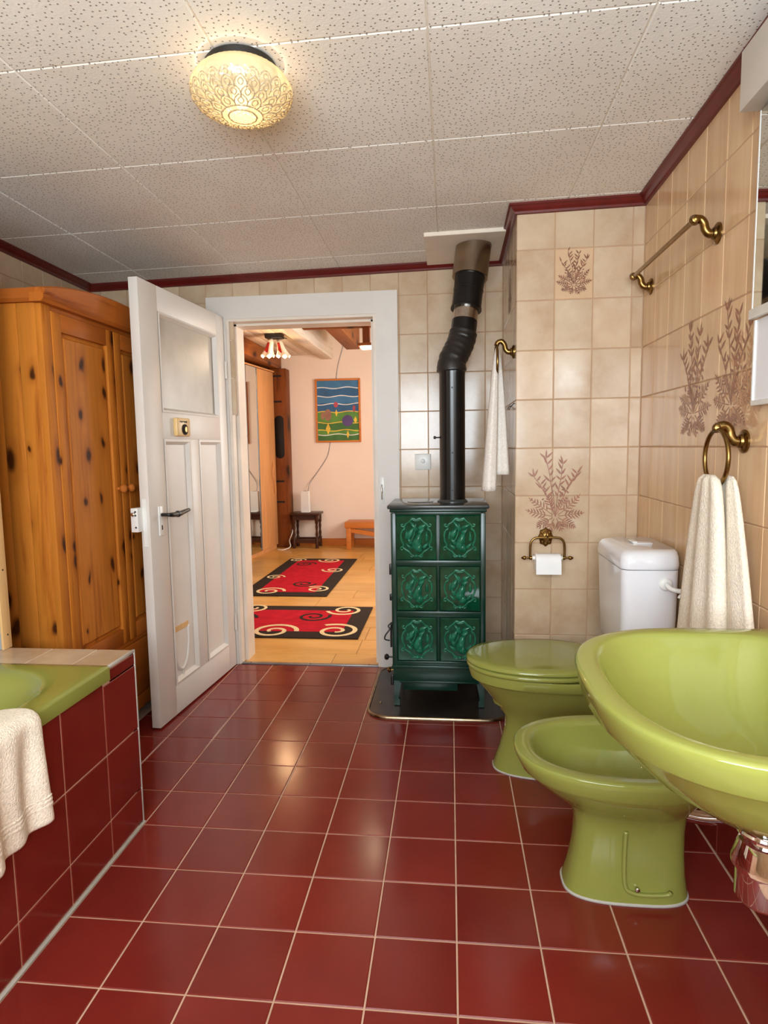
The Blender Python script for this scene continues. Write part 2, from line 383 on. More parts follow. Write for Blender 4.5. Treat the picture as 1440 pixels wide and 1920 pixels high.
# back wall with the doorway
wb = struct(boxes('wall_back', [(LX-.1, DX0-.02, BY+.002, HB, -.1, 2.5), (DX1+.02, RX+.1, BY+.002, HB, -.1, 2.5), (DX0-.02, DX1+.02, BY+.002, HB, DZ+.02, 2.5)], 'grout_beige'), 'beige tiled back wall with the hall doorway')
vl = [-.271+.1475*k for k in range(-12, 4)]
for u0, u1 in cut(vl, LX, CX):
    for v0, v1 in cut(ROWS, 0, 2.14):
        top = v1 > 2.0
        if u1 < -.29 and v1 < 2.0 and not (u0 < -1.28 and v0 > 1.35): continue
        if u0 < -.30 < u1 and v1 < 2.0: u0_ = -.30
        else: u0_ = u0
        place_tile(wb, (0, BY, 0), (1, 0, 0), (0, 0, 1), u0_, u1, v0, v1, 'tile_beige', .003)
# chimney column
wc = struct(boxes('wall_column', [(CX+.002, RX+.1, CY+.002, BY+.05, -.1, 2.5)], 'grout_beige'), 'beige tiled chimney column beside the stove')
DECO = (CX+.15, CX+.3, ROWS[2], ROWS[1])
for u0, u1 in cut([CX+.1505*k for k in (1, 2, 3)], CX, RX):
    for v0, v1 in cut(ROWS, 0, 2.2):
        deco = abs(u0-CX-.1505) < .01 and abs(v1-ROWS[1]) < .01
        place_tile(wc, (0, CY, 0), (1, 0, 0), (0, 0, 1), u0, u1, v0, v1, 'tile_peach' if deco else 'tile_beige', .003)
for u0, u1 in cut([BY-.09-.15*k for k in range(6)], CY, BY):
    for v0, v1 in cut(ROWS, 0, 2.16):
        place_tile(wc, (CX, 0, 0), (0, -1, 0), (0, 0, 1), -u1, -u0, v0, v1, 'tile_beige', .003)
# right wall
wr = struct(boxes('wall_right', [(RX+.002, RX+.12, RY-.1, BY, -.1, 2.5)], 'grout_beige'), 'beige tiled right wall behind the washbasin')
for u0, u1 in cut([CY-.148*k for k in range(1, 14)], -.72, CY):
    for v0, v1 in cut(ROWS, .165, 2.24):
        place_tile(wr, (RX, 0, 0), (0, -1, 0), (0, 0, 1), -u1, -u0, v0, v1, 'tile_side', .003)
for u0, u1 in cut([CY-.05-.2*k for k in range(10)], -.72, CY):
    place_tile(wr, (RX, 0, 0), (0, -1, 0), (0, 0, 1), -u1, -u0, .002, .165, 'tile_red', .004, 'skirting_tile')
struct(boxes('wall_right_near', [(RX-.001, RX+.05, RY, -.72, 0, 2.4)], 'tile_side'))
# left wall
wl = struct(boxes('wall_left', [(LX-.12, LX-.002, RY-.1, BY, -.1, 2.5)], 'grout_beige'), 'beige tiled left wall above the wardrobe')
for u0, u1 in cut([.03+.148*k for k in range(1, 13)], .2, BY):
    for v0, v1 in cut(ROWS, 1.582, 2.14):
        place_tile(wl, (LX, 0, 0), (0, 1, 0), (0, 0, 1), u0, u1, v0, v1, 'tile_beige', .003)
struct(boxes('wall_left_lower', [(LX-.01, LX, RY, BY, 0, 1.582), (LX-.01, LX, RY, .2, 1.582, 2.3)], 'tile_beige'))
# wall behind the camera with its window
WX0, WX1, WZ0, WZ1 = -.95, .65, .92, 2.06
struct(boxes('wall_front', [(LX-.1, WX0, RY-.2, RY, -.1, 2.5), (WX1, RX+.1, RY-.2, RY, -.1, 2.5), (WX0, WX1, RY-.2, RY, -.1, WZ0), (WX0, WX1, RY-.2, RY, WZ1, 2.5)], 'tile_beige'))
w1 = struct(boxes('window_1', [(WX0, WX0+.06, RY-.14, RY-.08, WZ0, WZ1), (WX1-.06, WX1, RY-.14, RY-.08, WZ0, WZ1), (-.19, -.11, RY-.14, RY-.08, WZ0, WZ1), (WX0, WX1, RY-.14, RY-.08, WZ0, WZ0+.06), (WX0, WX1, RY-.14, RY-.08, WZ1-.06, WZ1)], 'paint_white'), 'white framed bathroom window behind the camera')
for a, b in ((WX0+.06, -.19), (-.11, WX1-.06)): box('pane', a, b, RY-.115, RY-.105, WZ0+.06, WZ1-.06, 'window_glass', w1)
# ceiling of perforated boards
def slab(name, x0, x1, y0, y1, off, th, mat, parent=None, ch=0):
    vs = []
    for s, z in ((0, off+th), (0, off+ch), (ch, off)):
        for x, y in ((x0+s, y0+s), (x1-s, y0+s), (x1-s, y1-s), (x0+s, y1-s)): vs.append((x, y, cz(x, y)+z))
    fs = [(0, 1, 2, 3), (11, 10, 9, 8)]
    for q in (0, 4):
        for k in range(4): fs.append((q+(k+1) % 4, q+k, q+4+k, q+4+(k+1) % 4))
    return py(name, vs, fs, mat, parent)
ceil = struct(slab('ceiling', LX-.05, RX+.05, RY-.05, BY+.05, .004, .08, 'flush_board'), 'ceiling of perforated cream acoustic boards')
PXL = [-.0589+.514*k for k in range(-4, 3)]; PYL = [.1488+.5185*k for k in range(-5, 5)]
for x0, x1 in cut(PXL, LX, RX):
    for y0, y1 in cut(PYL, RY, BY):
        slab('panel', x0+.0016, x1-.0016, y0+.0016, y1-.0016, 0, .006, 'ceiling_board', ceil, .003)
# red crown mouldings
PROF = [(0, 0), (.034, 0), (.034, -.007), (.027, -.010), (.021, -.018), (.012, -.027), (.009, -.034), (0, -.036)]
def moulding(name, a, b, nx, ny, ma=0, mb=0):
    # a, b wall line ends (x, y); (nx, ny) into the room; ma/mb mitre factor along the run
    d = Vector((b[0]-a[0], b[1]-a[1])).normalized(); vs = []
    for (x, y), mt in ((a, ma), (b, mb)):
        for o, z in PROF:
            px, pyy = x+nx*o+d.x*o*mt, y+ny*o+d.y*o*mt
            vs.append((px, pyy, cz(px, pyy)+z))
    n = len(PROF); fs = [(k, (k+1) % n, n+(k+1) % n, n+k) for k in range(n)]+[tuple(range(n)), tuple(reversed(range(n, 2*n)))]
    o = py(name, vs, fs, 'red_trim'); bm = bmesh.new(); bm.from_mesh(o.data); bmesh.ops.recalc_face_normals(bm, faces=bm.faces); bm.to_mesh(o.data); bm.free()
    return struct(o, 'dark red varnished crown moulding')
moulding('trim_1', (LX, BY), (CX, BY), 0, -1, 1, -1)
moulding('trim_2', (CX, BY), (CX, CY), -1, 0, 1, 1)
moulding('trim_3', (CX, CY), (RX, CY), 0, -1, -1, -1)
moulding('trim_4', (RX, CY), (RX, RY), -1, 0, 1, 0)
moulding('trim_5', (LX, RY), (LX, BY), 1, 0, 0, -1)

# ------------------------------------------------------------------ printed ferns on the tiles
def leaf(pts, u, v, ang, L, w):
    ca, sa = math.cos(ang), math.sin(ang)
    sh = [(0, 0), (.3, .5), (.65, .38), (1, 0), (.65, -.38), (.3, -.5)]
    pts.append([(u+ca*a*L-sa*b*w, v+sa*a*L+ca*b*w) for a, b in sh])
def stem(pts, P, w):
    for (a, b), (c, d) in zip(P[:-1], P[1:]):
        l = math.hypot(c-a, d-b) or 1; nx, ny = -(d-b)/l*w/2, (c-a)/l*w/2
        pts.append([(a+nx, b+ny), (c+nx, d+ny), (c-nx, d-ny), (a-nx, b-ny)])
def frond(pts, u, v, ang, L, rnd, n=9, w=.009, lw=.05, curl=0):
    P = []
    for k in range(n+1):
        t = k/n; a = ang+curl*t
        if k == 0: P.append((u, v))
        else: P.append((P[-1][0]+math.cos(a)*L/n, P[-1][1]+math.sin(a)*L/n))
        if k > 1:
            ll = lw*math.sin(pi*(.18+.8*t))
            for s in (1, -1): leaf(pts, P[-1][0], P[-1][1], a+s*rnd.uniform(.75, .95), ll*rnd.uniform(.85, 1.1), w)
    stem(pts, P, .003)
def fern(seed, wd, ht, dense=1.0):
    r = random.Random(seed); pts = []; by = ht*.24
    for a, L in ((.12, .46), (.62, .50), (1.12, .34), (pi-.12, .46), (pi-.62, .50), (pi-1.12, .34), (-.5, .36), (pi+.5, .36), (-1.15, .24), (pi+1.15, .24)):
        u0 = .05*wd*math.cos(a); frond(pts, u0, by+.03*ht*math.sin(a), a, wd*L*r.uniform(.9, 1.08), r, 8, wd*.026, wd*.125, r.uniform(-.3, .3))
    for (tx, ty) in ((-.36, .74), (-.17, .97), (.12, .90), (.36, .78)):
        x1, y1 = tx*wd, ty*ht; P = []
        for k in range(11):
            t = k/10; P.append((x1*t**1.35+r.uniform(-.002, .002), by+(y1-by)*t))
        stem(pts, P, wd*.013)
        for k in range(5, 11):
            x, y = P[k]
            for s in (1, -1):
                if r.random() < .85: leaf(pts, x, y, pi/2+s*r.uniform(.35, .95), wd*r.uniform(.11, .18), wd*.034)
        leaf(pts, *P[-1], pi/2+r.uniform(-.3, .3), wd*.16, wd*.034)
    for k in range(int(30*dense)):
        leaf(pts, r.uniform(-.26, .26)*wd, ht*r.uniform(.36, .60), r.uniform(0, pi), wd*r.uniform(.05, .10), wd*.032)
    out = []; cs = []
    for p in pts:
        c = (sum(q[0] for q in p)/len(p), sum(q[1] for q in p)/len(p))
        if len(p) == 6 and any((c[0]-d[0])**2+(c[1]-d[1])**2 < (wd*.03)**2 for d in cs): continue
        out.append(p); cs.append(c)
    return out
def print_mesh(name, polys, fn, mat, parent, clip=None, ax='x'):
    vs = []; fs = []; N_ = {'y': (0, -1, 0), 'x': (-1, 0, 0)}[ax]
    for i_, p in enumerate(polys):
        if clip and any(not (clip[0] < u < clip[1] and clip[2] < v < clip[3]) for u, v in p): continue
        b = len(vs); vs += [tuple(q+n_*i_*2.5e-6 for q, n_ in zip(fn(u, v), N_)) for u, v in p]; fs.append(tuple(range(b, b+len(p))))
    return py(name, vs, fs, mat, parent)
e_ = .0004
print_mesh('fern_print', fern(3, .24, .33), lambda u, v: (.425+u, CY-e_, .822+v), 'print_brown', wc, None, 'y')
print_mesh('fern_print', fern(5, .15, .178, 1.3), lambda u, v: (CX+.226+u*.92, CY-e_, ROWS[2]+.014+v), 'print_dark', wc, (-.078, .078, 0, .19), 'y')
print_mesh('fern_print', fern(9, .15, .18, 1.3), lambda u, v: (CX-e_, 1.535+u, 1.787+v), 'print_dark', wc)
print_mesh('fern_print', fern(11, .27, .355), lambda u, v: (RX-e_, .685-u, 1.205+v), 'print_brown', wr)
print_mesh('fern_print', fern(12, .26, .355), lambda u, v: (RX-e_, .415-u, 1.215+v), 'print_brown', wr)
print_mesh('fern_print', fern(13, .2, .26), lambda u, v: (RX-e_*.8, .335-u, 1.21+v), 'print_pale', wr)

# ------------------------------------------------------------------ doorway casing, threshold
cs = struct(boxes('trim_6', [(-1.299, DX0-.004, BY-.016, BY+.01, 0, 2.003), (DX1+.004, -.278, BY-.016, BY+.01, 0, 2.003), (DX0-.004, DX1+.004, BY-.016, BY+.01, DZ+.004, 2.003)], 'paint_white'), 'white painted door casing around the hall doorway')
struct(boxes('trim_7', [(DX0-.02, DX0+.012, BY-.01, HB+.01, 0, DZ+.02), (DX1-.012, DX1+.02, BY-.01, HB+.01, 0, DZ+.02), (DX0+.012, DX1-.012, BY-.01, HB+.01, DZ-.010, DZ+.02),
        (DX0+.012, DX0+.03, BY+.055, HB-.02, 0, DZ-.012), (DX1-.03, DX1-.012, BY+.055, HB-.02, 0, DZ-.012), (DX0+.012, DX1-.012, BY+.055, HB-.02, DZ-.022, DZ-.010)], 'paint_old'), 'white painted door jamb and stop')
th = tag(box('threshold_strip', DX0+.01, DX1-.01, BY-.014, BY+.012, -.002, .006, 'metal_trim', b=.002), 'grey metal threshold strip between red tiles and hall floor', 'threshold')
for x in (-1.13, -.79, -.46): lathe('screw', [(.004, .006), (.004, .0075), (.001, .008)], 'black', th, (x, BY-.001, 0), n=8)
st = empty('strike_plate', (DX1+.02, BY-.016, .98), 'white latch strike plate on the right door casing', 'strike plate')
box('plate', DX1+.012, DX1+.036, BY-.019, BY-.0155, .90, 1.04, 'plastic_white', st, .001)
box('slot', DX1+.019, DX1+.028, BY-.0205, BY-.0185, .955, .985, 'black', st)
tube('staple', [(DX1+.024, BY-.018, 1.0), (DX1+.024, BY-.032, .995), (DX1+.024, BY-.032, .93), (DX1+.024, BY-.018, .925)], .003, 'steel', st, 8, 3)

# ------------------------------------------------------------------ open panelled door (hinged on the left jamb)
DW, DH = .811, 1.895
ang = math.atan2(1.059-1.868, -1.255+1.2)       # direction hinge -> free edge
dr = empty('panelled_door', (-1.2, 1.868, 0), 'white panelled door with frosted top pane standing open', 'door', rz=ang)
# local x: hinge -> free edge, local y: visible face is y=0 (towards the room), body to y<0
def dbox(name, x0, x1, y0, y1, z0, z1, mat, p=None, b=0): return box(name, x0, x1, y0, y1, z0, z1, mat, p or dr, b)
S0, S1, MU0, MU1 = .085, .665, .335, .425
for n_, x0, x1, z0, z1 in (('stile', 0, S0, .008, DH), ('stile', S1, DW, .008, DH), ('rail', S0, S1, .008, .14), ('rail', S0, S1, 1.25, 1.365), ('rail', S0, S1, 1.79, DH), ('mullion', MU0, MU1, .14, 1.25)):
    dbox(n_, x0, x1, -.04, 0, z0, z1, 'paint_white', dr, .0015)
def ring_mould(name, x0, x1, z0, z1, wid, dep, p, mat='paint_white'):
    a = [(x0, z0), (x1, z0), (x1, z1), (x0, z1)]; b = [(x0+wid, z0+wid), (x1-wid, z0+wid), (x1-wid, z1-wid), (x0+wid, z1-wid)]
    m_ = [(x0+wid*.45, z0+wid*.45), (x1-wid*.45, z0+wid*.45), (x1-wid*.45, z1-wid*.45), (x0+wid*.45, z1-wid*.45)]
    vs = [(x, 0.001, z) for x, z in a]+[(x, .003, z) for x, z in m_]+[(x, -dep, z) for x, z in b]
    fs = [(q+k, q+(k+1) % 4, q+4+(k+1) % 4, q+4+k) for q in (0, 4) for k in range(4)]
    return py(name, vs, fs, mat, p)
for x0, x1 in ((S0, MU0), (MU1, S1)):
    pn = dbox('panel', x0+.002, x1-.002, -.03, -.014, .142, 1.248, 'paint_white', dr)
    ring_mould('panel_moulding', x0, x1, .14, 1.25, .026, .014, dr)
pane = dbox('pane', S0+.002, S1-.002, -.024, -.019, 1.367, 1.788, 'door_glass', dr)
ring_mould('glazing_bead', S0, S1, 1.365, 1.79, .02, .018, dr)
# vacant / engaged indicator
ind = dbox('indicator_lock', .455, .58, .0, .022, 1.262, 1.345, 'plastic_cream', dr, .008); ind['label'] = 'cream plastic bathroom lock indicator'
lathe('dial', [(.024, .021), (.024, .027), (.018, .030)], 'dark_gap', ind, (.515, 0, 1.293), 'y', 20)
lathe('dial_face', [(.013, .029), (.013, .0315), (.006, .0325)], 'brass', ind, (.515, 0, 1.293), 'y', 16)
boxes('lettering', [(.548, .556, .0215, .0225, 1.325, 1.331), (.533, .544, .0215, .0225, 1.324, 1.331), (.52, .529, .0215, .0225, 1.326, 1.331), (.503, .516, .0215, .0225, 1.324, 1.331), (.49, .5, .0215, .0225, 1.324, 1.332)], 'dark_gap', ind)
hp = dbox('handle_plate', .706, .744, 0, .006, .835, .962, 'plastic_white', dr, .002)
box('keyhole', .721, .729, .0045, .0068, .86, .88, 'dark_gap', hp)
hd = tube('door_handle', [(.725, .004, .925), (.725, .03, .925), (.718, .042, .924), (.69, .044, .922), (.64, .044, .921), (.6, .043, .925), (.55, .043, .93)], lambda t: .0075+.004*math.sin(pi*min(1, max(0, (t-.25)/.75)))*(1 if t > .25 else .6), 'black', dr, 10, 4); hd['label'] = 'black lever door handle'
lathe('handle_ring', [(.010, -.006), (.0145, -.003), (.0145, .003), (.010, .006)], 'black', hd, (.655, .044, .9215), 'x', 14)
# night latch on the far face and lock edge plate
nl = dbox('rim_latch', .795, .85, -.062, -.03, .865, .965, 'plastic_white', dr, .003)
lathe('latch_bolt', [(.008, 0), (.008, .012), (.004, .014)], 'steel', nl, (.849, -.047, .94), 'x', 12)
for z in (.95, .935, .885): lathe('screw', [(.004, 0), (.004, .002), (.001, .0025)], 'black', nl, (.8495, -.04, z), 'x', 8)
dbox('lock_edge_plate', .8105, .8125, -.03, -.012, .80, 1.0, 'plastic_white', dr)
# cat flap
cf = empty('cat_flap', (0, 0, 0)); cf.parent = dr; cf['_local'] = 1
box('hatch', .505, .645, -.016, -.011, .375, .40, 'raw_wood', cf)
pts = [(.645, -.013, .38), (.643, -.013, .30), (.62, -.013, .225), (.575, -.013, .19), (.53, -.013, .225), (.507, -.013, .30), (.505, -.013, .38)]
tube('flap_rim', pts, .0075, 'paint_white', cf, 8, 6)
tube('flap_tail', [(.575, -.012, .19), (.572, -.012, .165), (.574, -.012, .15)], .005, 'paint_white', cf, 8, 3)
for z in (.25, 1.62):
    lathe('hinge', [(.007, z-.045), (.007, z+.045)], 'paint_white', dr, (-.004, .004, 0), 'z', 10)

# ------------------------------------------------------------------ pine wardrobe
WX, WY0, WY1, WT = -1.38, .622, 1.53, 1.705
wd = empty('pine_wardrobe', (-1.66, 1.07, 0), 'knotty orange pine wardrobe with arched cornice and double doors', 'wardrobe')
ys = [LX+.012, -1.80, -1.66, -1.545, -1.47, WX-.022]
for a, b in zip(ys[:-1], ys[1:]): box('side_board', a+.0005, b-.0005, WY0, WY0+.02, .06, WT, 'pine_v', wd, .0015)
box('side_panel', LX+.012, WX-.02, WY1-.02, WY1, .06, WT, 'pine_v', wd)
box('back_panel', LX+.012, LX+.02, WY0+.02, WY1-.02, .06, WT, 'pine_v', wd)
box('bottom_panel', LX+.02, WX-.02, WY0+.02, WY1-.02, .06, .09, 'pine_x', wd)
box('top_panel', LX+.02, WX-.02, WY0+.02, WY1-.02, WT-.02, WT, 'pine_x', wd)
for a, b in ((WY0, WY0+.05), (WY1-.05, WY1)): box('front_post', WX-.025, WX, a, b, .06, WT, 'pine_v', wd, .003)
box('front_rail', WX-.022, WX-.004, WY0+.05, WY1-.05, WT-.018, WT, 'pine_y', wd)
box('front_rail', WX-.022, WX-.004, WY0+.05, WY1-.05, .372, .39, 'pine_y', wd)
ymid = (WY0+WY1)/2
def wdoor(a, b, ky):
    d = empty('wardrobe_door', (WX, (a+b)/2, .39)); d.parent = wd; d.matrix_parent_inverse = Matrix.Translation(-wd.location)
    z0, z1, s = .392, WT-.02, .052
    box('stile', WX-.018, WX+.002, a, a+s, z0, z1, 'pine_v', d, .002); box('stile', WX-.018, WX+.002, b-s, b, z0, z1, 'pine_v', d, .002)
    box('rail', WX-.018, WX+.002, a+s, b-s, z0, z0+s+.012, 'pine_y', d, .002); box('rail', WX-.018, WX+.002, a+s, b-s, z1-s-.012, z1, 'pine_y', d, .002)
    # raised field
    y0, y1, p0, p1 = a+s, b-s, z0+s+.012, z1-s-.012
    vs = []
    for x, q in ((WX-.012, 0), (WX-.010, .012), (WX-.002, .02)):
        vs += [(x, y0+q, p0+q), (x, y1-q, p0+q), (x, y1-q, p1-q), (x, y0+q, p1-q)]
    fs = [(q+k, q+(k+1) % 4, q+4+(k+1) % 4, q+4+k) for q in (0, 4) for k in range(4)]+[(8, 9, 10, 11)]
    py('raised_panel', vs, fs, 'pine_v', d)
    lathe('knob', [(.007, 0), (.007, .01), (.013, .014), (.0175, .023), (.0165, .031), (.009, .037), (.002, .038)], 'pine_plain', d, (WX+.002, ky, 1.045), 'x', 18)
wdoor(WY0+.052, ymid-.002, ymid-.03); wdoor(ymid+.002, WY1-.052, ymid+.034)
dw = empty('drawer', (WX, ymid, .09)); dw.parent = wd; dw.matrix_parent_inverse = Matrix.Translation(-wd.location)
box('drawer_front', WX-.018, WX+.002, WY0+.054, WY1-.054, .13, .368, 'pine_y', dw, .004)
for s in (-.2, .2): lathe('knob', [(.007, 0), (.007, .01), (.0175, .023), (.009, .037), (.002, .038)], 'pine_plain', dw, (WX+.002, ymid+s, .25), 'x', 14)
box('plinth', WX-.03, WX-.002, WY0, WY1, .06, .125, 'pine_y', wd, .002)
for x in (LX+.06, WX-.06):
    for y in (WY0+.06, WY1-.06): lathe('foot', [(.02, 0), (.032, .015), (.034, .035), (.024, .06)], 'pine_plain', wd, (x, y, 0), 'z', 14)
# cornice: arched board in front with rounded nose, moulding on the near side
def cornice_prof(t): return .045+.058*math.sin(pi*min(1, max(0, t)))**.8
rs = []
N = 24
for k in range(N+1):
    t = k/N; y = WY0-.028+(WY1-WY0+.056)*t; h = cornice_prof(t); z = WT-.005
    rs.append([(WX-.02, y, z), (WX+.022, y, z), (WX+.032, y, z+.012), (WX+.030, y, z+.024), (WX+.036, y, z+h-.02), (WX+.038, y, z+h-.006), (WX+.028, y, z+h), (WX-.02, y, z+h)])
rings_mesh('cornice_front', rs, 'pine_y', wd, angle=.5)
rs = []
for x in (LX+.012, WX-.0): rs.append([(x, WY0+.02, WT-.003), (x, WY0-.016, WT-.003), (x, WY0-.026, WT+.008), (x, WY0-.026, WT+.02), (x, WY0-.03, WT+.032), (x, WY0-.026, WT+.04), (x, WY0+.02, WT+.04)])
rings_mesh('cornice_side', rs, 'pine_x', wd, angle=.5)

# ------------------------------------------------------------------ bath with tiled surround
AX, AY = -1.006, .415
ap = struct(boxes('wall_bath_surround', [(AX-.06, AX-.002, -1.6, AY-.002, 0, .535), (LX, AX-.002, AY-.03, AY-.002, 0, .568), (LX, AX-.002, .268, AY-.002, .50, .568), (LX, -1.79, -1.6, .27, .50, .568)], 'grout_pink'), 'low wall of dark red tiles boxing in the green bath')
for u0, u1 in cut([.23-.2*k for k in range(9)], -1.0, AY):
    for v0, v1 in cut([.118, .318, .518], .006, .565):
        if v1 > .53:
            if u0 < .22: continue
            u0 = .266
        elif v0 > .3: v1 = .536 if u1 < .25 else .5265
        if v1 > .53 and u0 > .25: v0 = .5265
        place_tile(ap, (AX, 0, 0), (0, 1, 0), (0, 0, 1), u0, u1, v0, v1, 'tile_red', .0038)
for u0, u1 in cut([-1.206, -1.406, -1.606, -1.806], LX, AX):
    for v0, v1 in cut([.118, .318, .518], .006, .565):
        place_tile(ap, (0, AY, 0), (-1, 0, 0), (0, 0, 1), -u1, -u0, v0, v1, 'tile_red', .0038)
for u0, u1 in cut([-1.125, -1.275, -1.425, -1.575, -1.725], LX, AX-.004):
    place_tile(ap, (0, 0, .574), (1, 0, 0), (0, 1, 0), u0, u1, .268, AY, 'tile_beige', .003)
for i_, (q) in enumerate([(AX-.006, AX+.001, .266, AY+.001, .567, .576), (AX-.005, AX+.0015, AY-.005, AY+.0015, 0, .576)]):
    box('edge_strip', *q, 'silicone', ap, .001)
box('silicone_joint', AX-.004, AX+.008, -1.6, AY, -.001, .005, 'silicone', ap, .002)
tubt = empty('bathtub', (-1.39, -.6, .3), 'avocado green built-in bathtub with flat rim', 'bathtub')
def rrect(x0, x1, y0, y1, r, z, n=7):
    pts = []
    for cx, cy, a0 in ((x1-r, y1-r, 0), (x0+r, y1-r, pi/2), (x0+r, y0+r, pi), (x1-r, y0+r, 3*pi/2)):
        for k in range(n): a = a0+pi/2*k/(n-1); pts.append((cx+r*math.cos(a), cy+r*math.sin(a), z))
    return pts
TX0, TX1, TY0, TY1 = -1.785, -.998, -1.58, .264
rg = [rrect(TX0, TX1, TY0, TY1, .012, .538), rrect(TX0, TX1, TY0, TY1, .012, .572), rrect(TX0+.003, TX1-.004, TY0+.003, TY1-.003, .012, .578), rrect(TX0+.02, TX1-.02, TY0+.02, TY1-.02, .02, .5795),
      rrect(TX0+.06, TX1-.062, TY0+.05, TY1-.055, .15, .580), rrect(TX0+.075, TX1-.085, TY0+.07, TY1-.085, .16, .572), rrect(TX0+.09, TX1-.105, TY0+.1, TY1-.115, .17, .54), rrect(TX0+.12, TX1-.13, TY0+.16, TY1-.19, .18, .36), rrect(TX0+.17, TX1-.17, TY0+.26, TY1-.30, .16, .23), rrect(TX0+.25, TX1-.25, TY0+.4, TY1-.42, .1, .21)]
rings_mesh('tub_shell', rg, 'green', tubt, False, True, angle=1.0)
box('silicone_joint', AX-.003, AX+.002, -1.58, .264, .534, .5385, 'silicone', tubt)
# partition at the end of the bath
pt = empty('bath_partition', (-1.69, .40, .575), 'grey faced partition board with raw wooden edge standing on bath ledge', 'partition')
box('board', LX+.002, -1.432, .388, .418, .575, 1.95, 'grey_panel', pt, .001)
box('edge_lath', -1.432, -1.424, .384, .422, .575, 1.95, 'raw_wood', pt, .001)
for z in (.62, .83, 1.02, 1.2): lathe('nail', [(.003, -1.424), (.003, -1.4232)], 'dark_gap', pt, (0, .405, z), 'x', 8)

# ------------------------------------------------------------------ towels
def cloth(name, fn, nu, nv, mat, parent=None, th=.008):
    vs = [fn(i/nu, j/nv) for j in range(nv+1) for i in range(nu+1)]
    fs = [(j*(nu+1)+i, j*(nu+1)+i+1, (j+1)*(nu+1)+i+1, (j+1)*(nu+1)+i) for j in range(nv) for i in range(nu)]
    o = py(name, vs, fs, mat, parent, smooth=True)
    m = o.modifiers.new('solid', 'SOLIDIFY'); m.thickness = th; m.offset = 0
    m = o.modifiers.new('s', 'SUBSURF'); m.levels = 1; m.render_levels = 1
    return o
# bath towel folded over the rim: section across the rim, folds along it
def bath_towel(u, v):
    y = -.088-.30*u
    L = v*.62
    fold = .010*math.sin(u*21+1.0)*min(1, max(0, (v-.35)*3))+.010*math.sin(u*8+2.2)*min(1, max(0, (v-.3)*2))
    if v < .32: x = -1.12+.115*(v/.32); z = .592-.018*(1-v/.32)**2
    elif v < .46:
        a = (v-.32)/.14*pi/2; x = -1.005+.026*math.sin(a)+.0; z = .566+.026*math.cos(a)
    else:
        s = (v-.46)/.54; x = -.979+.002*s; z = .566-.245*s-.02*s*u
    if u < .06: x -= .006*(1-u/.06)
    return (x+fold+.002, y+.006*math.sin(v*7), z)
bt = empty('bath_towel', (-1.0, -.2, .58), 'cream terry towel folded over the green bath rim', 'towel')
cloth('towel_cloth', bath_towel, 26, 34, 'towel', bt, .014)
def band(u, v):
    x, y, z = bath_towel(u, .84+.07*v); return (x+.006+.002*math.sin(v*pi*6), y, z)
cloth('woven_band', band, 26, 8, 'towel', bt, .004)

def gathered(name, cx, cy, ztop, zbot, wtop, wbot, axis, amp, folds, mat, parent, sgn=1, thick=.02, phase=0.0, off=0):
    # a towel gathered through a ring: closed fold section widening downwards; axis = direction of its width
    n = 56; rs = []; K = 26
    for j in range(K+1):
        t = j/K; z = ztop+(zbot-ztop)*t
        w = wtop+(wbot-wtop)*(t**.62); d = thick*(.7+.9*t**.7)
        ring = []
        for k in range(n):
            a = 2*pi*k/n; s = math.cos(a); q = math.sin(a)
            uu = s*w/2; fr = 1 if q >= 0 else -1
            dd = d*(abs(q)**.6)*fr+amp*(.4+.6*t)*math.sin(folds*s*pi+phase+1.3*fr+.5*t)*(1-abs(s)**6)
            zz = z
            if j == K: zz = z
            uu += off*t
            if axis == 'y': ring.append((cx+dd, cy+uu*sgn, zz))
            else: ring.append((cx+uu, cy+dd, zz))
        if j == 0: rs.append([((p[0]-cx)*.45+cx, (p[1]-cy)*.6+cy, p[2]+.012) for p in ring])
        rs.append(ring)
    return rings_mesh(name, rs, mat, parent, True, True)

# ------------------------------------------------------------------ cast stove on its pad
SX0, SX1, SY0, SY1 = -.277, .145, 1.362, 1.70
pad = empty('stove_pad', (-.06, 1.57, 0), 'dark metal stove pad with polished rounded rim on red tiles', 'stove pad')
def padring(o, z): return rrect(-.395+o, CX-.012-o, 1.238+o, BY-.02-o, .10-o, z, 9)
rings_mesh('pad_plate', [padring(.012, .0005), padring(.012, .008)], 'pad', pad, angle=.5)
rings_mesh('pad_rim', [padring(0, .0002), padring(.001, .010), padring(.007, .0125), padring(.013, .009), padring(.0135, .0075)], 'pad_rim', pad, False, False)
lathe('rivet', [(.007, .008), (.005, .011), (.001, .012)], 'pad_rim', pad, (-.34, 1.40, 0), n=10)
stv = empty('tiled_stove', (-.066, 1.53, .009), 'green enamel stove with six relief tiles and short legs', 'stove')
box('body', SX0+.012, SX1-.012, SY0+.012, SY1, .20, .905, 'stove_green', stv, .004)
for n_, q in (('corner_post', (SX0, SX0+.024, .2, .905)), ('corner_post', (SX1-.024, SX1, .2, .905)), ('centre_bar', (-.0715, -.0605, .225, .9))):
    box(n_, q[0], q[1], SY0-.002, SY0+.02, q[2], q[3], 'stove_green', stv, .003)
for z0, z1 in ((.2, .225), (.43, .458), (.665, .692), (.895, .912)): box('cross_bar', SX0+.02, SX1-.02, SY0-.004, SY0+.02, z0, z1, 'stove_green', stv, .003)
box('cornice_band', SX0-.004, SX1+.004, SY0-.008, SY1+.004, .908, .924, 'stove_green', stv, .004)
box('top_plate', SX0-.014, SX1+.014, SY0-.022, SY1+.01, .924, .942, 'black_paint', stv, .006)
for x in (-.15, .02): lathe('lid_ring', [(.001, .942), (.06, .942), (.062, .9435), (.058, .9445), (.001, .9445)], 'black_paint', stv, (x, 1.52, 0), n=28) if x < 0 else None
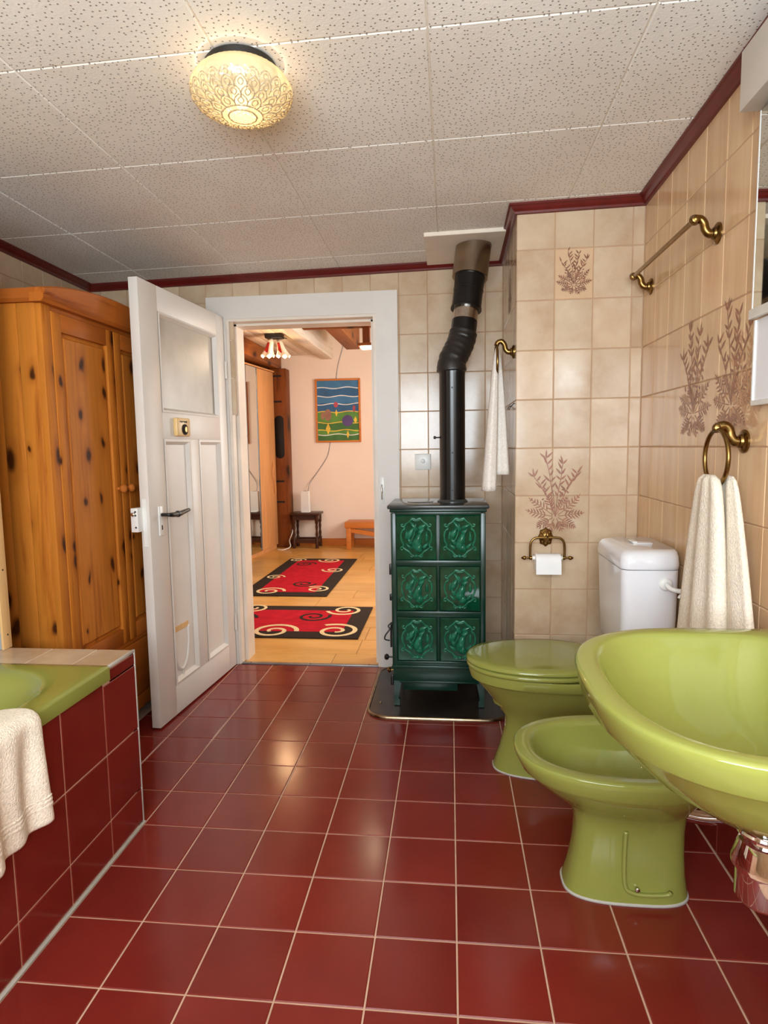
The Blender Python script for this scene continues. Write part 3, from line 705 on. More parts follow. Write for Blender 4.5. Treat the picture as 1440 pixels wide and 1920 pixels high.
box('plinth_band', SX0-.003, SX1+.003, SY0-.008, SY1, .19, .204, 'stove_green', stv, .003)
box('base_apron', SX0+.004, SX1-.004, SY0+.002, SY1-.01, .128, .192, 'stove_green', stv, .003)
box('apron_lip', SX0+.03, SX1-.03, SY0-.003, SY0+.012, .122, .13, 'stove_green', stv, .002)
box('ash_drawer', SX0+.045, .02, SY0+.03, SY1-.03, .075, .126, 'stove_green', stv, .003)
for sx in (0, 1):
    for sy in (0, 1):
        x = SX0+.005 if not sx else SX1-.005; s = 1 if not sx else -1
        y = SY0+.004 if not sy else SY1-.034
        rs = [[(x, y, z), (x+s*w, y, z), (x+s*w, y+.03, z), (x, y+.03, z)] for z, w in ((.0115, .026), (.04, .026), (.042, .020), (.09, .028), (.13, .036))]
        rings_mesh('leg', rs, 'stove_green', stv, smooth=False)
# hinges, latches on the left side
for z, l in ((.62, .05), (.50, .03), (.10, .05)): box('hinge', SX0-.012, SX0+.002, SY0+.02, SY0+.035, z, z+l, 'black', stv, .003)
tube('door_latch', [(SX0, SY0+.02, .40), (SX0-.018, SY0+.01, .385), (SX0-.012, SY0+.006, .37), (SX0-.030, SY0+.0, .345), (SX0-.034, SY0, .325), (SX0-.012, SY0+.004, .318)], .0035, 'black', stv, 8, 5)
tube('latch_bar', [(SX0-.004, SY0+.012, .40), (SX0-.006, SY0+.012, .36), (SX0-.006, SY0+.012, .285)], .0045, 'black', stv, 8, 3)
kb = lathe('air_knob', [(.004, .0), (.004, -.018), (.012, -.022), (.015, -.03), (.010, -.038), (.002, -.04)], 'black', stv, (SX0, SY0+.02, .235), 'x', 12)
lathe('air_knob', [(.004, .0), (.004, -.01), (.011, -.014), (.013, -.02), (.008, -.026), (.002, -.028)], 'brass', stv, (SX0, SY0+.03, .17), 'x', 12)
# relief tiles: shared meshes built about the tile centre, front towards -y
def relief():
    vs = []; fs = []
    def addm(rings, closed):
        n = len(rings[0]); b = len(vs)
        for r in rings: vs.extend(tuple(p) for p in r)
        for i in range(len(rings)-1):
            for k in range(n): fs.append((b+i*n+k, b+i*n+(k+1) % n, b+(i+1)*n+(k+1) % n, b+(i+1)*n+k))
        if not closed:
            fs.append(tuple(b+k for k in range(n))); fs.append(tuple(b+(len(rings)-1)*n+k for k in range(n)))
    def tb(pts, rad, closed=False, sm=5): addm(tube_rings(smooth_path([(x, -.004+y, z) for x, y, z in pts], sm, closed), rad, 7, closed), closed)
    half = [(0, 0, .082), (.016, 0, .086), (.026, 0, .078), (.034, 0, .070), (.046, 0, .062), (.054, 0, .050), (.052, 0, .040), (.062, 0, .032), (.068, 0, .012), (.066, 0, -.012), (.058, 0, -.030), (.060, 0, -.042), (.050, 0, -.052), (.034, 0, -.062), (.024, 0, -.074), (.012, 0, -.082)]
    full = half+[(0, 0, -.083)]+[(-x, y, z) for x, y, z in reversed(half[1:])]
    tb(full, .0046, True)
    for s in (1, -1):
        tb([(s*.054, 0, .05), (s*.064, 0, .052), (s*.066, 0, .060), (s*.058, 0, .061)], .0036)
        tb([(s*.060, 0, -.040), (s*.070, 0, -.044), (s*.070, 0, -.054), (s*.062, 0, -.054)], .0036)
        tb([(s*.010, 0, -.083), (s*.022, 0, -.086), (s*.028, 0, -.080), (s*.022, 0, -.074)], .003)
        tb([(s*.0, 0, .076), (s*.012, 0, .079), (s*.020, 0, .088), (s*.006, 0, .0865)], .0036)
    def blob(cx, cz_, a, b, ang, h, pinch=1.0):
        rings = []; ca, sa = math.cos(ang), math.sin(ang)
        h *= 1.3
        for q, y in ((1, .003), (.92, -.3*h), (.7, -.7*h), (.35, -.95*h), (.05, -h)):
            r = []
            for k in range(12):
                t_ = 2*pi*k/12; u = a*math.cos(t_)*q; v = b*math.sin(t_)*q*(1-.45*pinch*math.cos(t_))
                r.append((cx+ca*u-sa*v, y, cz_+sa*u+ca*v))
            rings.append(r)
        addm(rings, False)
    # acanthus figure: big curled leaf, side leaves, seed drops and base boss
    blob(.006, -.012, .046, .019, 1.25, .014); blob(.022, .030, .022, .012, .9, .016); blob(.012, -.044, .024, .017, 1.5, .013)
    blob(-.026, .022, .034, .013, 1.0, .009); blob(-.012, .052, .030, .010, 2.2, .008); blob(.030, .052, .026, .010, .5, .008)
    blob(-.030, -.014, .022, .009, 2.0, .009); blob(-.044, .012, .022, .008, 1.5, .007); blob(.046, .006, .026, .008, 1.6, .007)
    blob(-.034, -.038, .020, .008, 2.4, .007); blob(.042, -.034, .022, .008, .8, .007)
    blob(0, -.082, .012, .010, 0, .012, 0)
    tb([(.008, -.006, -.06), (.012, -.013, -.02), (.020, -.016, .02), (.034, -.014, .040)], .0026)
    tb([(-.002, -.004, .06), (-.008, -.006, .02), (-.022, -.006, -.01), (-.034, -.006, -.012), (-.036, -.006, .002)], .0036)
    me = bpy.data.meshes.new('relief'); me.from_pydata(vs, [], fs); me.update()
    bm = bmesh.new(); bm.from_mesh(me); bmesh.ops.recalc_face_normals(bm, faces=bm.faces); bm.to_mesh(me); bm.free()
    me.polygons.foreach_set('use_smooth', [True]*len(me.polygons)); me.materials.append(M['stove_relief']); return me
rel = relief()
bm = bmesh.new(); w2, h2 = .0895, .101
g = []
for s, y in ((0, .008), (0, -.001), (.004, -.004)):
    g.append([bm.verts.new(p) for p in ((-w2+s, y, -h2+s), (w2-s, y, -h2+s), (w2-s, y, h2-s), (-w2+s, y, h2-s))])
# cushion: oval field swelling slightly
ring_in = [bm.verts.new((math.cos(2*pi*k/24+.0)*.066, -.0040, math.sin(2*pi*k/24)*.082)) for k in range(24)]
ring_c = [bm.verts.new((math.cos(2*pi*k/24)*.045, -.0036, math.sin(2*pi*k/24)*.058)) for k in range(24)]
for a, b in ((0, 1), (1, 2)):
    for k in range(4): bm.faces.new((g[a][k], g[a][(k+1) % 4], g[b][(k+1) % 4], g[b][k]))
es = [bm.edges.get((g[2][k], g[2][(k+1) % 4])) for k in range(4)]+[bm.edges.new((ring_in[k], ring_in[(k+1) % 24])) for k in range(24)]
bmesh.ops.triangle_fill(bm, edges=es, use_beauty=True)
for f_ in [f for f in bm.faces if all(v in ring_in for v in f.verts)]: bm.faces.remove(f_)
for k in range(24): bm.faces.new((ring_in[k], ring_in[(k+1) % 24], ring_c[(k+1) % 24], ring_c[k]))
bm.faces.new(ring_c)
bmesh.ops.recalc_face_normals(bm, faces=bm.faces)
tm = bpy.data.meshes.new('stove_tile'); bm.to_mesh(tm); bm.free(); tm.polygons.foreach_set('use_smooth', [True]*len(tm.polygons)); tm.set_sharp_from_angle(angle=.3); tm.materials.append(M['stove_tile'])
for zc in (.794, .5615, .3275):
    for xc in (-.1625, .0305):
        o = bpy.data.objects.new('relief_tile', tm); COL.objects.link(o); o.parent = stv; o.matrix_parent_inverse = Matrix.Translation(-stv.location); o.location = (xc, SY0, zc)
        r = bpy.data.objects.new('relief', rel); COL.objects.link(r); r.parent = o
# stove pipe
sp = empty('stove_pipe', (0, 1.5, .942), 'black stove pipe with ribbed elbow rising to the ceiling', 'stove pipe')
PB = Vector((.0, 1.5, 0))
lathe('pipe_base', [(.070, .9425), (.070, .948), (.061, .956)], 'black_paint', sp, (0, 1.5, 0), n=32, caps=False)
lathe('lower_pipe', [(.0585, .9425), (.0585, 1.52), (.0595, 1.525), (.0595, 1.545)], 'pipe_black', sp, (0, 1.5, 0), n=36)
path = smooth_path([(-.002, 1.5, 1.535), (-.001, 1.502, 1.58), (.020, 1.52, 1.625), (.042, 1.542, 1.675), (.053, 1.553, 1.72)], 7)
L = len(path)
rs = []
tr = tube_rings(path, lambda t: .0600+.0045*abs(math.sin(t*pi*8))**.6+(.004 if t < .15 else 0), 36)
rings_mesh('elbow', tr, 'elbow_black', sp)
def seg(name, a, b, prof, mat):
    a = Vector(a); b = Vector(b); d = (b-a).normalized(); s = d.cross(Vector((0, 1, 0))).normalized(); u = s.cross(d)
    rs = [[a+(b-a)*t+s*(r*math.cos(2*pi*k/36))+u*(r*math.sin(2*pi*k/36)) for k in range(36)] for t, r in prof]
    return rings_mesh(name, rs, mat, sp, angle=.6)
A0 = Vector((.052, 1.552, 1.715)); A1 = Vector((.104, 1.640, 2.139))
def al(z): t = (z-A0.z)/(A1.z-A0.z); return A0+(A1-A0)*t
seg('cuff', al(1.705), al(1.77), [(0, .0625), (.08, .0625), (.1, .0585), (1, .0585)], 'pipe_black')
seg('steel_section', al(1.76), al(1.835), [(0, .057), (1, .057)], 'steel')
seg('sleeve', al(1.822), al(1.99), [(0, .064), (.0, .071), (.05, .0715), (.07, .068), (.5, .068), (.51, .0695), (.56, .0695), (.57, .068), (.9, .071), (1, .074)], 'pipe_black')
seg('collar', al(1.972), al(2.128), [(0, .078), (0, .0815), (.97, .0815), (1, .083)], 'steel_dark')
tube('damper_handle', [(-.058, 1.5, 1.24), (-.075, 1.495, 1.24)], .003, 'black', sp, 8, 0)
lathe('damper_knob', [(.002, -.074), (.007, -.077), (.007, -.084), (.002, -.087)], 'black', sp, (0, 1.495, 1.24), 'x', 12)
for z in (1.0, 1.17, 1.46): lathe('rivet', [(.004, -.0575), (.003, -.0605), (.001, -.061)], 'pipe_black', sp, (.0, 1.5, z), 'y', 8)
pl = slab('ceiling_plate', -.122, .252, 1.47, 1.885, -.016, .016, 'flush_board', None, .002); tag(pl, 'cream square plate on the ceiling around stove pipe', 'ceiling plate')

# light switch
sw = empty('light_switch', (-.153, BY, 1.12), 'small white rocker light switch on beige tiles', 'switch')
box('switch_plate', -.195, -.111, BY-.010, BY-.0005, 1.078, 1.162, 'plastic_white', sw, .004)
lathe('switch_knob', [(.0125, 0), (.0125, -.004), (.009, -.007), (.002, -.008)], 'plastic_white', sw, (-.153, BY-.0105, 1.124), 'y', 16)

# ------------------------------------------------------------------ brass fittings
def flange(parent, c, nrm, r=.030):
    ax = 'x' if nrm[0] else 'y'; s = nrm[0] or nrm[1]
    return lathe('wall_flange', [(r*.2, 0), (r, 0), (r, s*.005), (r*.8, s*.009), (r*.62, s*.010), (r*.55, s*.016), (r*.4, s*.018)], 'brass', parent, c, ax, 24)
def knuckles(parent, pts, r):
    for p, ax in pts: lathe('collar', [(r*.8, -.004), (r, -.002), (r, .002), (r*.8, .004)], 'brass', parent, p, ax, 16)
bar = empty('towel_bar', (RX, .85, 1.80), 'empty brass towel bar on swan neck brackets, right wall', 'towel bar')
for y in (.545, 1.15):
    flange(bar, (RX, y, 1.795), (-1, 0))
    tube('bracket', [(RX-.008, y, 1.795), (RX-.026, y, 1.796), (RX-.036, y, 1.808), (RX-.04, y, 1.824), (RX-.050, y, 1.836), (RX-.064, y, 1.837)], lambda t: .0125-.001*t, 'brass', bar, 14, 5)
    lathe('ball_end', [(.002, -.017), (.011, -.013), (.0155, 0), (.011, .013), (.002, .017)], 'brass', bar, (RX-.066, y, 1.835), 'y', 16)
lathe('rod', [(.0075, .53), (.0075, 1.165)], 'brass', bar, (RX-.066, 0, 1.835), 'y', 14)
def ring_thing(name, label, c, s_axis, parent_group=None):
    pass
tr_ = empty('towel_ring', (RX, .325, 1.2), 'brass towel ring above the washbasin on right wall', 'towel ring')
flange(tr_, (RX, .325, 1.2), (-1, 0), .031)
tube('bracket', [(RX-.008, .325, 1.2), (RX-.026, .325, 1.201), (RX-.036, .325, 1.213), (RX-.040, .325, 1.229), (RX-.050, .325, 1.241), (RX-.064, .325, 1.240), (RX-.070, .325, 1.230)], lambda t: .0135-.0015*t, 'brass', tr_, 14, 5)
lathe('ball_end', [(.002, -.014), (.010, -.010), (.0135, 0), (.010, .010), (.002, .014)], 'brass', tr_, (RX-.070, .325, 1.236), 'y', 16)
tube('ring', [(RX-.070-.02*math.sin(a/2)*0, .325+.074*math.sin(a), 1.158+.074*math.cos(a)) for a in [2*pi*k/16 for k in range(16)]], .006, 'brass', tr_, 12, 3, True)
rt = empty('hand_towel', (RX-.07, .3, 1.09), 'cream terry hand towel hanging gathered from brass ring behind washbasin', 'towel')
gathered('towel_front_fold', RX-.086, .325, 1.102, .60, .105, .285, 'y', .006, 2.5, 'towel', rt, 1, .020, .4, .02)
gathered('towel_back_fold', RX-.052, .285, 1.100, .62, .07, .20, 'y', .004, 2, 'towel', rt, 1, .014, 1.9, -.09)
tr2 = empty('towel_ring', (CX, 1.33, 1.59), 'brass towel ring on the chimney column side', 'towel ring')
flange(tr2, (CX, 1.33, 1.592), (-1, 0), .028)
tube('bracket', [(CX-.008, 1.33, 1.592), (CX-.026, 1.33, 1.593), (CX-.036, 1.33, 1.605), (CX-.040, 1.33, 1.622), (CX-.052, 1.33, 1.636), (CX-.068, 1.33, 1.632), (CX-.074, 1.33, 1.618)], lambda t: .0115-.0015*t, 'brass', tr2, 14, 5)
tube('ring', [(CX-.074, 1.33+.07*math.sin(a), 1.55+.07*math.cos(a)) for a in [2*pi*k/16 for k in range(16)]], .0055, 'brass', tr2, 12, 3, True)
ct = empty('guest_towel', (CX-.08, 1.33, 1.05), 'white towel hanging from ring on the chimney column', 'towel')
gathered('towel_front_fold', CX-.078, 1.30, 1.592, 1.008, .010, .062, 'x', .003, 1.5, 'towel_white', ct, 1, .035, .3, -.028)
gathered('towel_back_fold', CX-.062, 1.345, 1.585, 1.075, .008, .070, 'x', .003, 1.5, 'towel_white', ct, 1, .03, 1.2, .012)
hk = empty('soap_wire', (CX, 1.36, 1.37), 'thin dark wire holder on chimney column behind white towel', 'wire holder')
tube('wire', [(CX-.001, 1.30, 1.375), (CX-.012, 1.30, 1.365), (CX-.014, 1.38, 1.355), (CX-.012, 1.46, 1.365), (CX-.001, 1.46, 1.375)], .002, 'black', hk, 6, 4)

# toilet paper holder
tp = empty('toilet_paper_holder', (.39, CY, .81), 'brass toilet paper holder with ornate rosette on column', 'paper holder')
prof = [(.004, 0), (.031, 0), (.031, -.004), (.026, -.009), (.020, -.010), (.017, -.014), (.008, -.016)]
rs = []
for r, h in prof: rs.append([(.386+r*(1+.07*math.cos(8*a))*math.cos(a)*.95, CY+h, .815+r*(1+.07*math.cos(8*a))*math.sin(a)*1.22) for a in [2*pi*k/48 for k in range(48)]])
rings_mesh('rosette', rs, 'brass', tp)
for k in range(8):
    a = 2*pi*k/8; lathe('rosette_bead', [(.002, -.006), (.006, -.009), (.006, -.012), (.002, -.015)], 'brass', tp, (.386+.02*math.cos(a), CY, .815+.026*math.sin(a)), 'y', 8)
tube('hook', [(.386, CY-.01, .80), (.386, CY-.035, .805), (.386, CY-.052, .822), (.386, CY-.050, .838), (.386, CY-.035, .842)], .006, 'brass', tp, 10, 5)
py_ = CY-.052
tube('hoop', [(.317, py_, .735), (.317, py_, .775), (.320, py_, .800), (.332, py_, .815), (.35, py_, .819), (.386, py_, .820), (.422, py_, .819), (.44, py_, .815), (.452, py_, .800), (.455, py_, .775), (.455, py_, .735)], .005, 'brass', tp, 10, 4)
for s, x in ((-1, .317), (1, .455)):
    lathe('finial', [(.008, s*-.010), (.008, s*.002), (.0045, s*.006), (.0045, s*.016), (.008, s*.019), (.009, s*.024), (.006, s*.031), (.002, s*.036)], 'brass', tp, (x, py_, .735), 'x', 14)
lathe('spindle', [(.009, .325), (.009, .447)], 'plastic_white', tp, (0, py_, .735), 'x', 16)
rl = tag(lathe('toilet_roll', [(.010, .337), (.034, .337), (.035, .338), (.035, .437), (.034, .438), (.010, .438)], 'paper', None, (0, py_, .718), 'x', 36, .5), 'white toilet paper roll on the brass holder', 'toilet paper')
sheet = [(.337, py_-.0345, .718), (.438, py_-.0345, .718), (.438, py_-.036, .672), (.337, py_-.036, .672)]
o = py('hanging_sheet', sheet, [(0, 1, 2, 3)], 'paper', rl); m = o.modifiers.new('s', 'SOLIDIFY'); m.thickness = .0008

# ------------------------------------------------------------------ sanitary ware
def egg(xb, xf, hw, z, n=2.3, N=48, cx=None, yo=0):
    c = cx if cx is not None else xb+(xf-xb)*.42; pts = []
    for k in range(N):
        a = 2*pi*k/N; ca, sa = math.cos(a), math.sin(a); e = 2/n
        x = (abs(ca)**e)*(1 if ca > 0 else -1); y = (abs(sa)**e)*(1 if sa > 0 else -1)
        pts.append((c+x*((xf-c) if ca > 0 else (c-xb)), yo+y*hw, z))
    return pts
# toilet, local x points away from the wall
tx, ty = .745, .872
tl = empty('toilet', (tx, ty, 0), 'avocado green toilet with closed lid beside the column', 'toilet', rz=pi)
rg = [egg(.06, .60, .112, 0, 2.6), egg(.06, .598, .110, .012, 2.6), egg(.07, .575, .095, .08, 2.5), egg(.08, .555, .086, .16, 2.5), egg(.09, .555, .090, .20, 2.4), egg(.10, .585, .118, .245, 2.3), egg(.11, .63, .150, .30, 2.2), egg(.12, .668, .174, .345, 2.2), egg(.12, .672, .180, .352, 2.2), egg(.12, .685, .186, .356, 2.2), egg(.12, .692, .190, .385, 2.2), egg(.125, .690, .188, .391, 2.2), egg(.14, .67, .17, .391, 2.2), egg(.17, .64, .14, .38, 2.2), egg(.2, .6, .1, .25, 2.2)]
rings_mesh('bowl', rg, 'green', tl, True, True, angle=.9)
rings_mesh('seat', [egg(.2, .694, .190, .3945, 2.2), egg(.2, .698, .194, .399, 2.2), egg(.2, .698, .194, .407, 2.2), egg(.205, .692, .188, .412, 2.2), egg(.24, .64, .14, .412, 2.2)], 'green', tl, True, True, angle=.9)
rings_mesh('lid', [egg(.2, .690, .186, .4145, 2.2), egg(.2, .699, .195, .418, 2.2), egg(.2, .699, .195, .424, 2.2), egg(.203, .690, .188, .4325, 2.2), egg(.22, .66, .165, .4345, 2.2), egg(.27, .58, .1, .4355, 2.2)], 'green', tl, True, True, angle=.9)
for s in (-.07, .07): lathe('hinge', [(.010, s-.02), (.012, s-.015), (.012, s+.015), (.010, s+.02)], 'green', tl, (.205, 0, .412), 'y', 14)
box('rear_shelf', .04, .2, -.10, .10, .30, .388, 'green', tl, .02, 3)
rings_mesh('sealant', [egg(.056, .603, .115, .0005, 2.6), egg(.058, .6, .113, .006, 2.6)], 'silicone', tl)
# cistern
cn = empty('toilet_cistern', (.645, .872, .50), 'white plastic low level cistern above the toilet', 'cistern')
def crect(x0, x1, y0, y1, r, z): return rrect(x0, x1, y0, y1, r, z, 6)
rings_mesh('tank', [crect(.575, .735, .72, 1.035, .03, .465), crect(.562, .738, .705, 1.042, .035, .49), crect(.558, .738, .695, 1.048, .03, .62), crect(.553, .738, .690, 1.052, .028, .782)], 'porcelain', cn, angle=.9)
rings_mesh('tank_lid', [crect(.557, .737, .694, 1.048, .028, .7825), crect(.551, .739, .688, 1.054, .03, .786), crect(.549, .740, .686, 1.056, .03, .80), crect(.553, .739, .690, 1.052, .032, .826), crect(.562, .738, .700, 1.042, .034, .840), crect(.582, .736, .722, 1.02, .03, .846)], 'porcelain', cn, angle=.9)
box('flush_plate', .635, .70, .86, .93, .8455, .8475, 'porcelain', cn, .001)
box('flush_button', .632, .650, .865, .925, .848, .852, 'plastic_white', cn, .0015)
tube('flush_pipe', [(.095, 0, .464), (.095, 0, .42), (.11, 0, .37)], .022, 'plastic_white', tl, 14, 5)
lathe('inlet_nut', [(.006, .6935), (.022, .6935), (.022, .688), (.019, .684), (.012, .682)], 'plastic_white', cn, (.692, 0, .737), 'y', 20)
vv = empty('supply_valve', (RX, .63, .725), 'small stop valve and white hose feeding the cistern', 'valve')
tube('hose', [(.692, .682, .737), (.692, .668, .735), (.700, .655, .728), (.722, .648, .724), (.737, .648, .726)], .008, 'plastic_white', vv, 10, 5)
lathe('valve_body', [(.010, .757), (.013, .752), (.013, .735), (.009, .730)], 'brass', vv, (0, .645, .727), 'x', 14)
tube('valve_lever', [(.735, .643, .72), (.722, .640, .712), (.716, .640, .703)], .005, 'plastic_white', vv, 8, 3)
box('valve_rosette', .75, .7565, .618, .672, .68, .78, 'pine_plain', vv, .002)
# bidet
bx, by = .70, .247
bd = empty('bidet', (bx, by, 0), 'avocado green pedestal bidet between toilet and washbasin', 'bidet', rz=pi)
def bb(z, xb, xf, hw, n=2.5, cx=None): return egg(xb, xf, hw, z, n, 56, cx)
rg = [bb(0, .085, .408, .088, 3.0), bb(.012, .085, .406, .086, 3.0), bb(.06, .092, .392, .078, 3), bb(.12, .095, .382, .073, 3), bb(.18, .095, .378, .074, 2.9), bb(.222, .09, .386, .082, 2.7), bb(.25, .08, .41, .105, 2.5), bb(.285, .06, .455, .145, 2.35), bb(.318, .045, .497, .176, 2.3), bb(.337, .035, .517, .189, 2.3), bb(.345, .03, .526, .194, 2.3), bb(.374, .02, .539, .202, 2.3), bb(.387, .02, .541, .203, 2.3), bb(.3905, .0215, .5385, .2005, 2.3), bb(.392, .024, .535, .197, 2.3),
      bb(.392, .06, .503, .168, 2.3), bb(.389, .09, .494, .160, 2.3), bb(.372, .11, .485, .152, 2.3), bb(.33, .125, .465, .134, 2.3), bb(.285, .15, .42, .10, 2.3), bb(.27, .19, .36, .06, 2.3)]
rings_mesh('bowl', rg, 'green', bd, True, True, angle=1.0)
rings_mesh('sealant', [bb(.0005, .081, .412, .092, 3.0), bb(.006, .083, .409, .089, 3.0)], 'silicone', bd)
# recessed side with fixing screw, on the near flank (local +y after the half turn)
tube('flank_ridge', [(.262, .079, .20), (.264, .077, .13), (.262, .080, .055), (.245, .084, .034), (.20, .085, .030), (.155, .084, .034), (.148, .085, .042)], .0060, 'green', bd, 10, 6)
lathe('fixing_screw', [(.006, .082), (.006, .090), (.003, .092)], 'steel', bd, (.232, 0, .045), 'y', 12)
lathe('drain', [(.022, .2702), (.024, .2715), (.012, .272), (.010, .268)], 'chrome', bd, (.275, 0, 0), 'z', 20)
tube('waste_pipe', [(.10, 0, .21), (.05, 0, .20), (-.02, 0, .20), (-.055, 0, .20)], .018, 'chrome', bd, 14, 4)

# washbasin
bsx, bsy = RX-.002, -.40
bs = empty('washbasin', (bsx, bsy, .82), 'large avocado green washbasin on the right wall', 'washbasin')
def bas(xf, xb, yh, z, n=2.6, N=72, c=.52):
    # xf front (towards the room), xb back; world coordinates
    cx = xf+(xb-xf)*c; pts = []
    for k in range(N):
        a = 2*pi*k/N; ca, sa = math.cos(a), math.sin(a)
        nn = n if ca > 0 else 5.0; e = 2/nn; e2 = 2/n
        x = (abs(ca)**e)*(1 if ca > 0 else -1); y = (abs(sa)**(e2 if ca > 0 else 2/5.0))*(1 if sa > 0 else -1)
        pts.append((cx-x*((cx-xf) if ca > 0 else (xb-cx)), bsy+y*yh, z))
    return pts
ZB = .822
rg = [bas(.43, .56, .06, .628), bas(.40, .62, .11, .632), bas(.34, .70, .185, .660), bas(.285, bsx, .235, .700), bas(.245, bsx, .262, .740), bas(.220, bsx, .279, .766), bas(.214, bsx, .285, .772), bas(.211, bsx, .288, .775), bas(.204, bsx, .295, .806), bas(.202, bsx, .297, ZB-.006), bas(.204, bsx, .295, ZB-.002), bas(.208, bsx, .291, ZB),
      bas(.234, bsx-.115, .262, ZB-.001), bas(.240, bsx-.122, .256, ZB-.003), bas(.246, bsx-.128, .250, ZB-.010), bas(.255, bsx-.14, .240, ZB-.03), bas(.280, bsx-.165, .212, ZB-.075), bas(.322, bsx-.19, .168, ZB-.125), bas(.39, bsx-.22, .10, ZB-.152), bas(.44, bsx-.26, .04, ZB-.160)]
rings_mesh('basin_bowl', rg, 'green', bs, True, True, angle=1.0)
dc = (.468, -.455, 0)
lathe('drain_collar', [(.020, .655), (.034, .640), (.037, .630), (.034, .622), (.030, .618), (.030, .606)], 'chrome', bs, dc, 'z', 28)
lathe('slip_ring', [(.028, .612), (.041, .610), (.0425, .606), (.041, .602), (.028, .600)], 'chrome', bs, dc, 'z', 28)
bt_ = lathe('bottle_trap', [(.029, .606), (.029, .592), (.036, .588), (.046, .556), (.046, .548), (.042, .546), (.040, .540), (.040, .498), (.034, .490), (.010, .487)], 'chrome', bs, dc, 'z', 32)
tube('waste_arm', [(.48, -.455, .575), (.56, -.455, .575), (.66, -.455, .575), (.755, -.455, .575)], .016, 'chrome', bs, 14, 2)

# ------------------------------------------------------------------ mirror with light pelmet
mc = empty('mirror_cabinet', (RX, -.1, 1.3), 'white framed wall mirror under a white light pelmet', 'mirror')
box('pelmet', .686, RX-.001, -.75, .268, 1.988, 2.125, 'paint_white', mc, .002)
box('mirror_backing', .734, RX-.001, -.75, .262, 1.515, 1.986, 'paint_white', mc)
box('mirror_pane', .7315, .7345, -.75, .256, 1.522, 1.985, 'mirror', mc)
box('bottom_rail', .724, .735, -.75, .262, 1.498, 1.522, 'plastic_white', mc, .002)
box('side_rail', .7305, .7355, .256, .262, 1.522, 1.986, 'plastic_white', mc, .001)
box('lower_board', .742, RX-.001, -.75, .254, 1.30, 1.497, 'porcelain', mc)
box('lower_board_rail', .738, RX-.001, -.75, .262, 1.288, 1.301, 'plastic_white', mc, .001)
box('lower_board_rail', .738, RX-.001, .254, .262, 1.301, 1.497, 'plastic_white', mc, .001)

# ------------------------------------------------------------------ ceiling lamp
lx, ly = -.528, .215; lz = cz(lx, ly)
lp = empty('ceiling_lamp', (lx, ly, lz), 'lit ceiling lamp with pressed glass bowl on a black ring', 'ceiling lamp')
lathe('mounting_ring', [(.03, lz-.001), (.086, lz-.001), (.089, lz-.005), (.087, lz-.022), (.082, lz-.024), (.082, lz-.016), (.03, lz-.014)], 'black', lp, (lx, ly, 0), 'z', 48)
NG, NR = 144, 40; zc = lz-.066; rs = []
for j in range(NR+1):
    t = j/NR; ph = -.78+t*(pi/2+.78)
    r0 = .1245*math.cos(ph)**.9 if ph < pi/2-.01 else .001; z0 = zc-(.056 if ph > 0 else .066)*math.sin(ph)
    ring = []
    for k in range(NG):
        a = 2*pi*k/NG; d = 0
        if .24 < t < .93:
            row = (t-.24)/.69*4; rr = int(row); fr = row-rr; cnt = (24, 22, 18, 13)[min(rr, 3)]
            u = ((a/(2*pi)*cnt+(.5 if rr % 2 else 0)) % 1)-.5
            lobe = 1-((u/.5)**2+((fr-.45)/.62)**2)
            d = .0035*(1 if .0 < lobe < .35 else 0)+.0025*(1 if lobe > .72 else 0)
        elif t <= .24: d = .0008*math.sin(a*48)
        elif t > .945: d = .003 if t < .975 else 0
        rr_ = max(.0005, r0+d*math.cos(ph)); ring.append((lx+rr_*math.cos(a), ly+rr_*math.sin(a), z0-d*max(0, math.sin(ph))))
    rs.append(ring)
rings_mesh('glass_bowl', rs, 'lamp_glass', lp, False, True)
def bowl_pt(ph, a, d=.0012):
    r0 = .1245*math.cos(ph)**.9+d*math.cos(ph); z0 = zc-(.056 if ph > 0 else .066)*math.sin(ph)-d*max(0, math.sin(ph)); return (lx+r0*math.cos(a), ly+r0*math.sin(a), z0)
rv = []; rf = []
def add_loop(pts, rad, closed):
    rings = tube_rings(smooth_path(pts, 3, closed), rad, 6, closed); b = len(rv)
    for r in rings: rv.extend(tuple(p) for p in r)
    for i in range(len(rings)-1):
        for k in range(6): rf.append((b+i*6+k, b+i*6+(k+1) % 6, b+(i+1)*6+(k+1) % 6, b+(i+1)*6+k))
for p0, p1, cnt, of in ((.05, .42, 24, 0), (.34, .70, 22, .5), (.62, .96, 17, 0), (.88, 1.20, 12, .5)):
    for k in range(cnt):
        a = 2*pi*(k+of)/cnt; w = 2*pi/cnt*.52
        add_loop([bowl_pt(p1, a-w), bowl_pt(p0+(p1-p0)*.45, a-w*.8), bowl_pt(p0, a), bowl_pt(p0+(p1-p0)*.45, a+w*.8), bowl_pt(p1, a+w)], .0015, False)
        add_loop([bowl_pt(p0+(p1-p0)*q, a+w*s) for q, s in ((.3, 0), (.55, .4), (.85, 0), (.55, -.4))], .0014, True)
add_loop([bowl_pt(1.33, 2*pi*k/12) for k in range(12)], .0022, True); add_loop([bowl_pt(1.2, 2*pi*k/12) for k in range(12)], .0018, True)
py('glass_relief', rv, rf, 'lamp_relief', lp, True)
lathe('bulb', [(.002, lz-.100), (.016, lz-.096), (.024, lz-.08), (.022, lz-.062), (.013, lz-.045), (.012, lz-.014)], 'bulb', lp, (lx, ly, 0), 'z', 20)
pl_ = bpy.data.lights.new('ceiling_lamp_light', 'POINT'); pl_.energy = 6.0; pl_.color = (1, .88, .70); pl_.shadow_soft_size = .03
o = bpy.data.objects.new('ceiling_lamp_light', pl_); COL.objects.link(o); o.parent = lp; o.location = (0, 0, -.078)

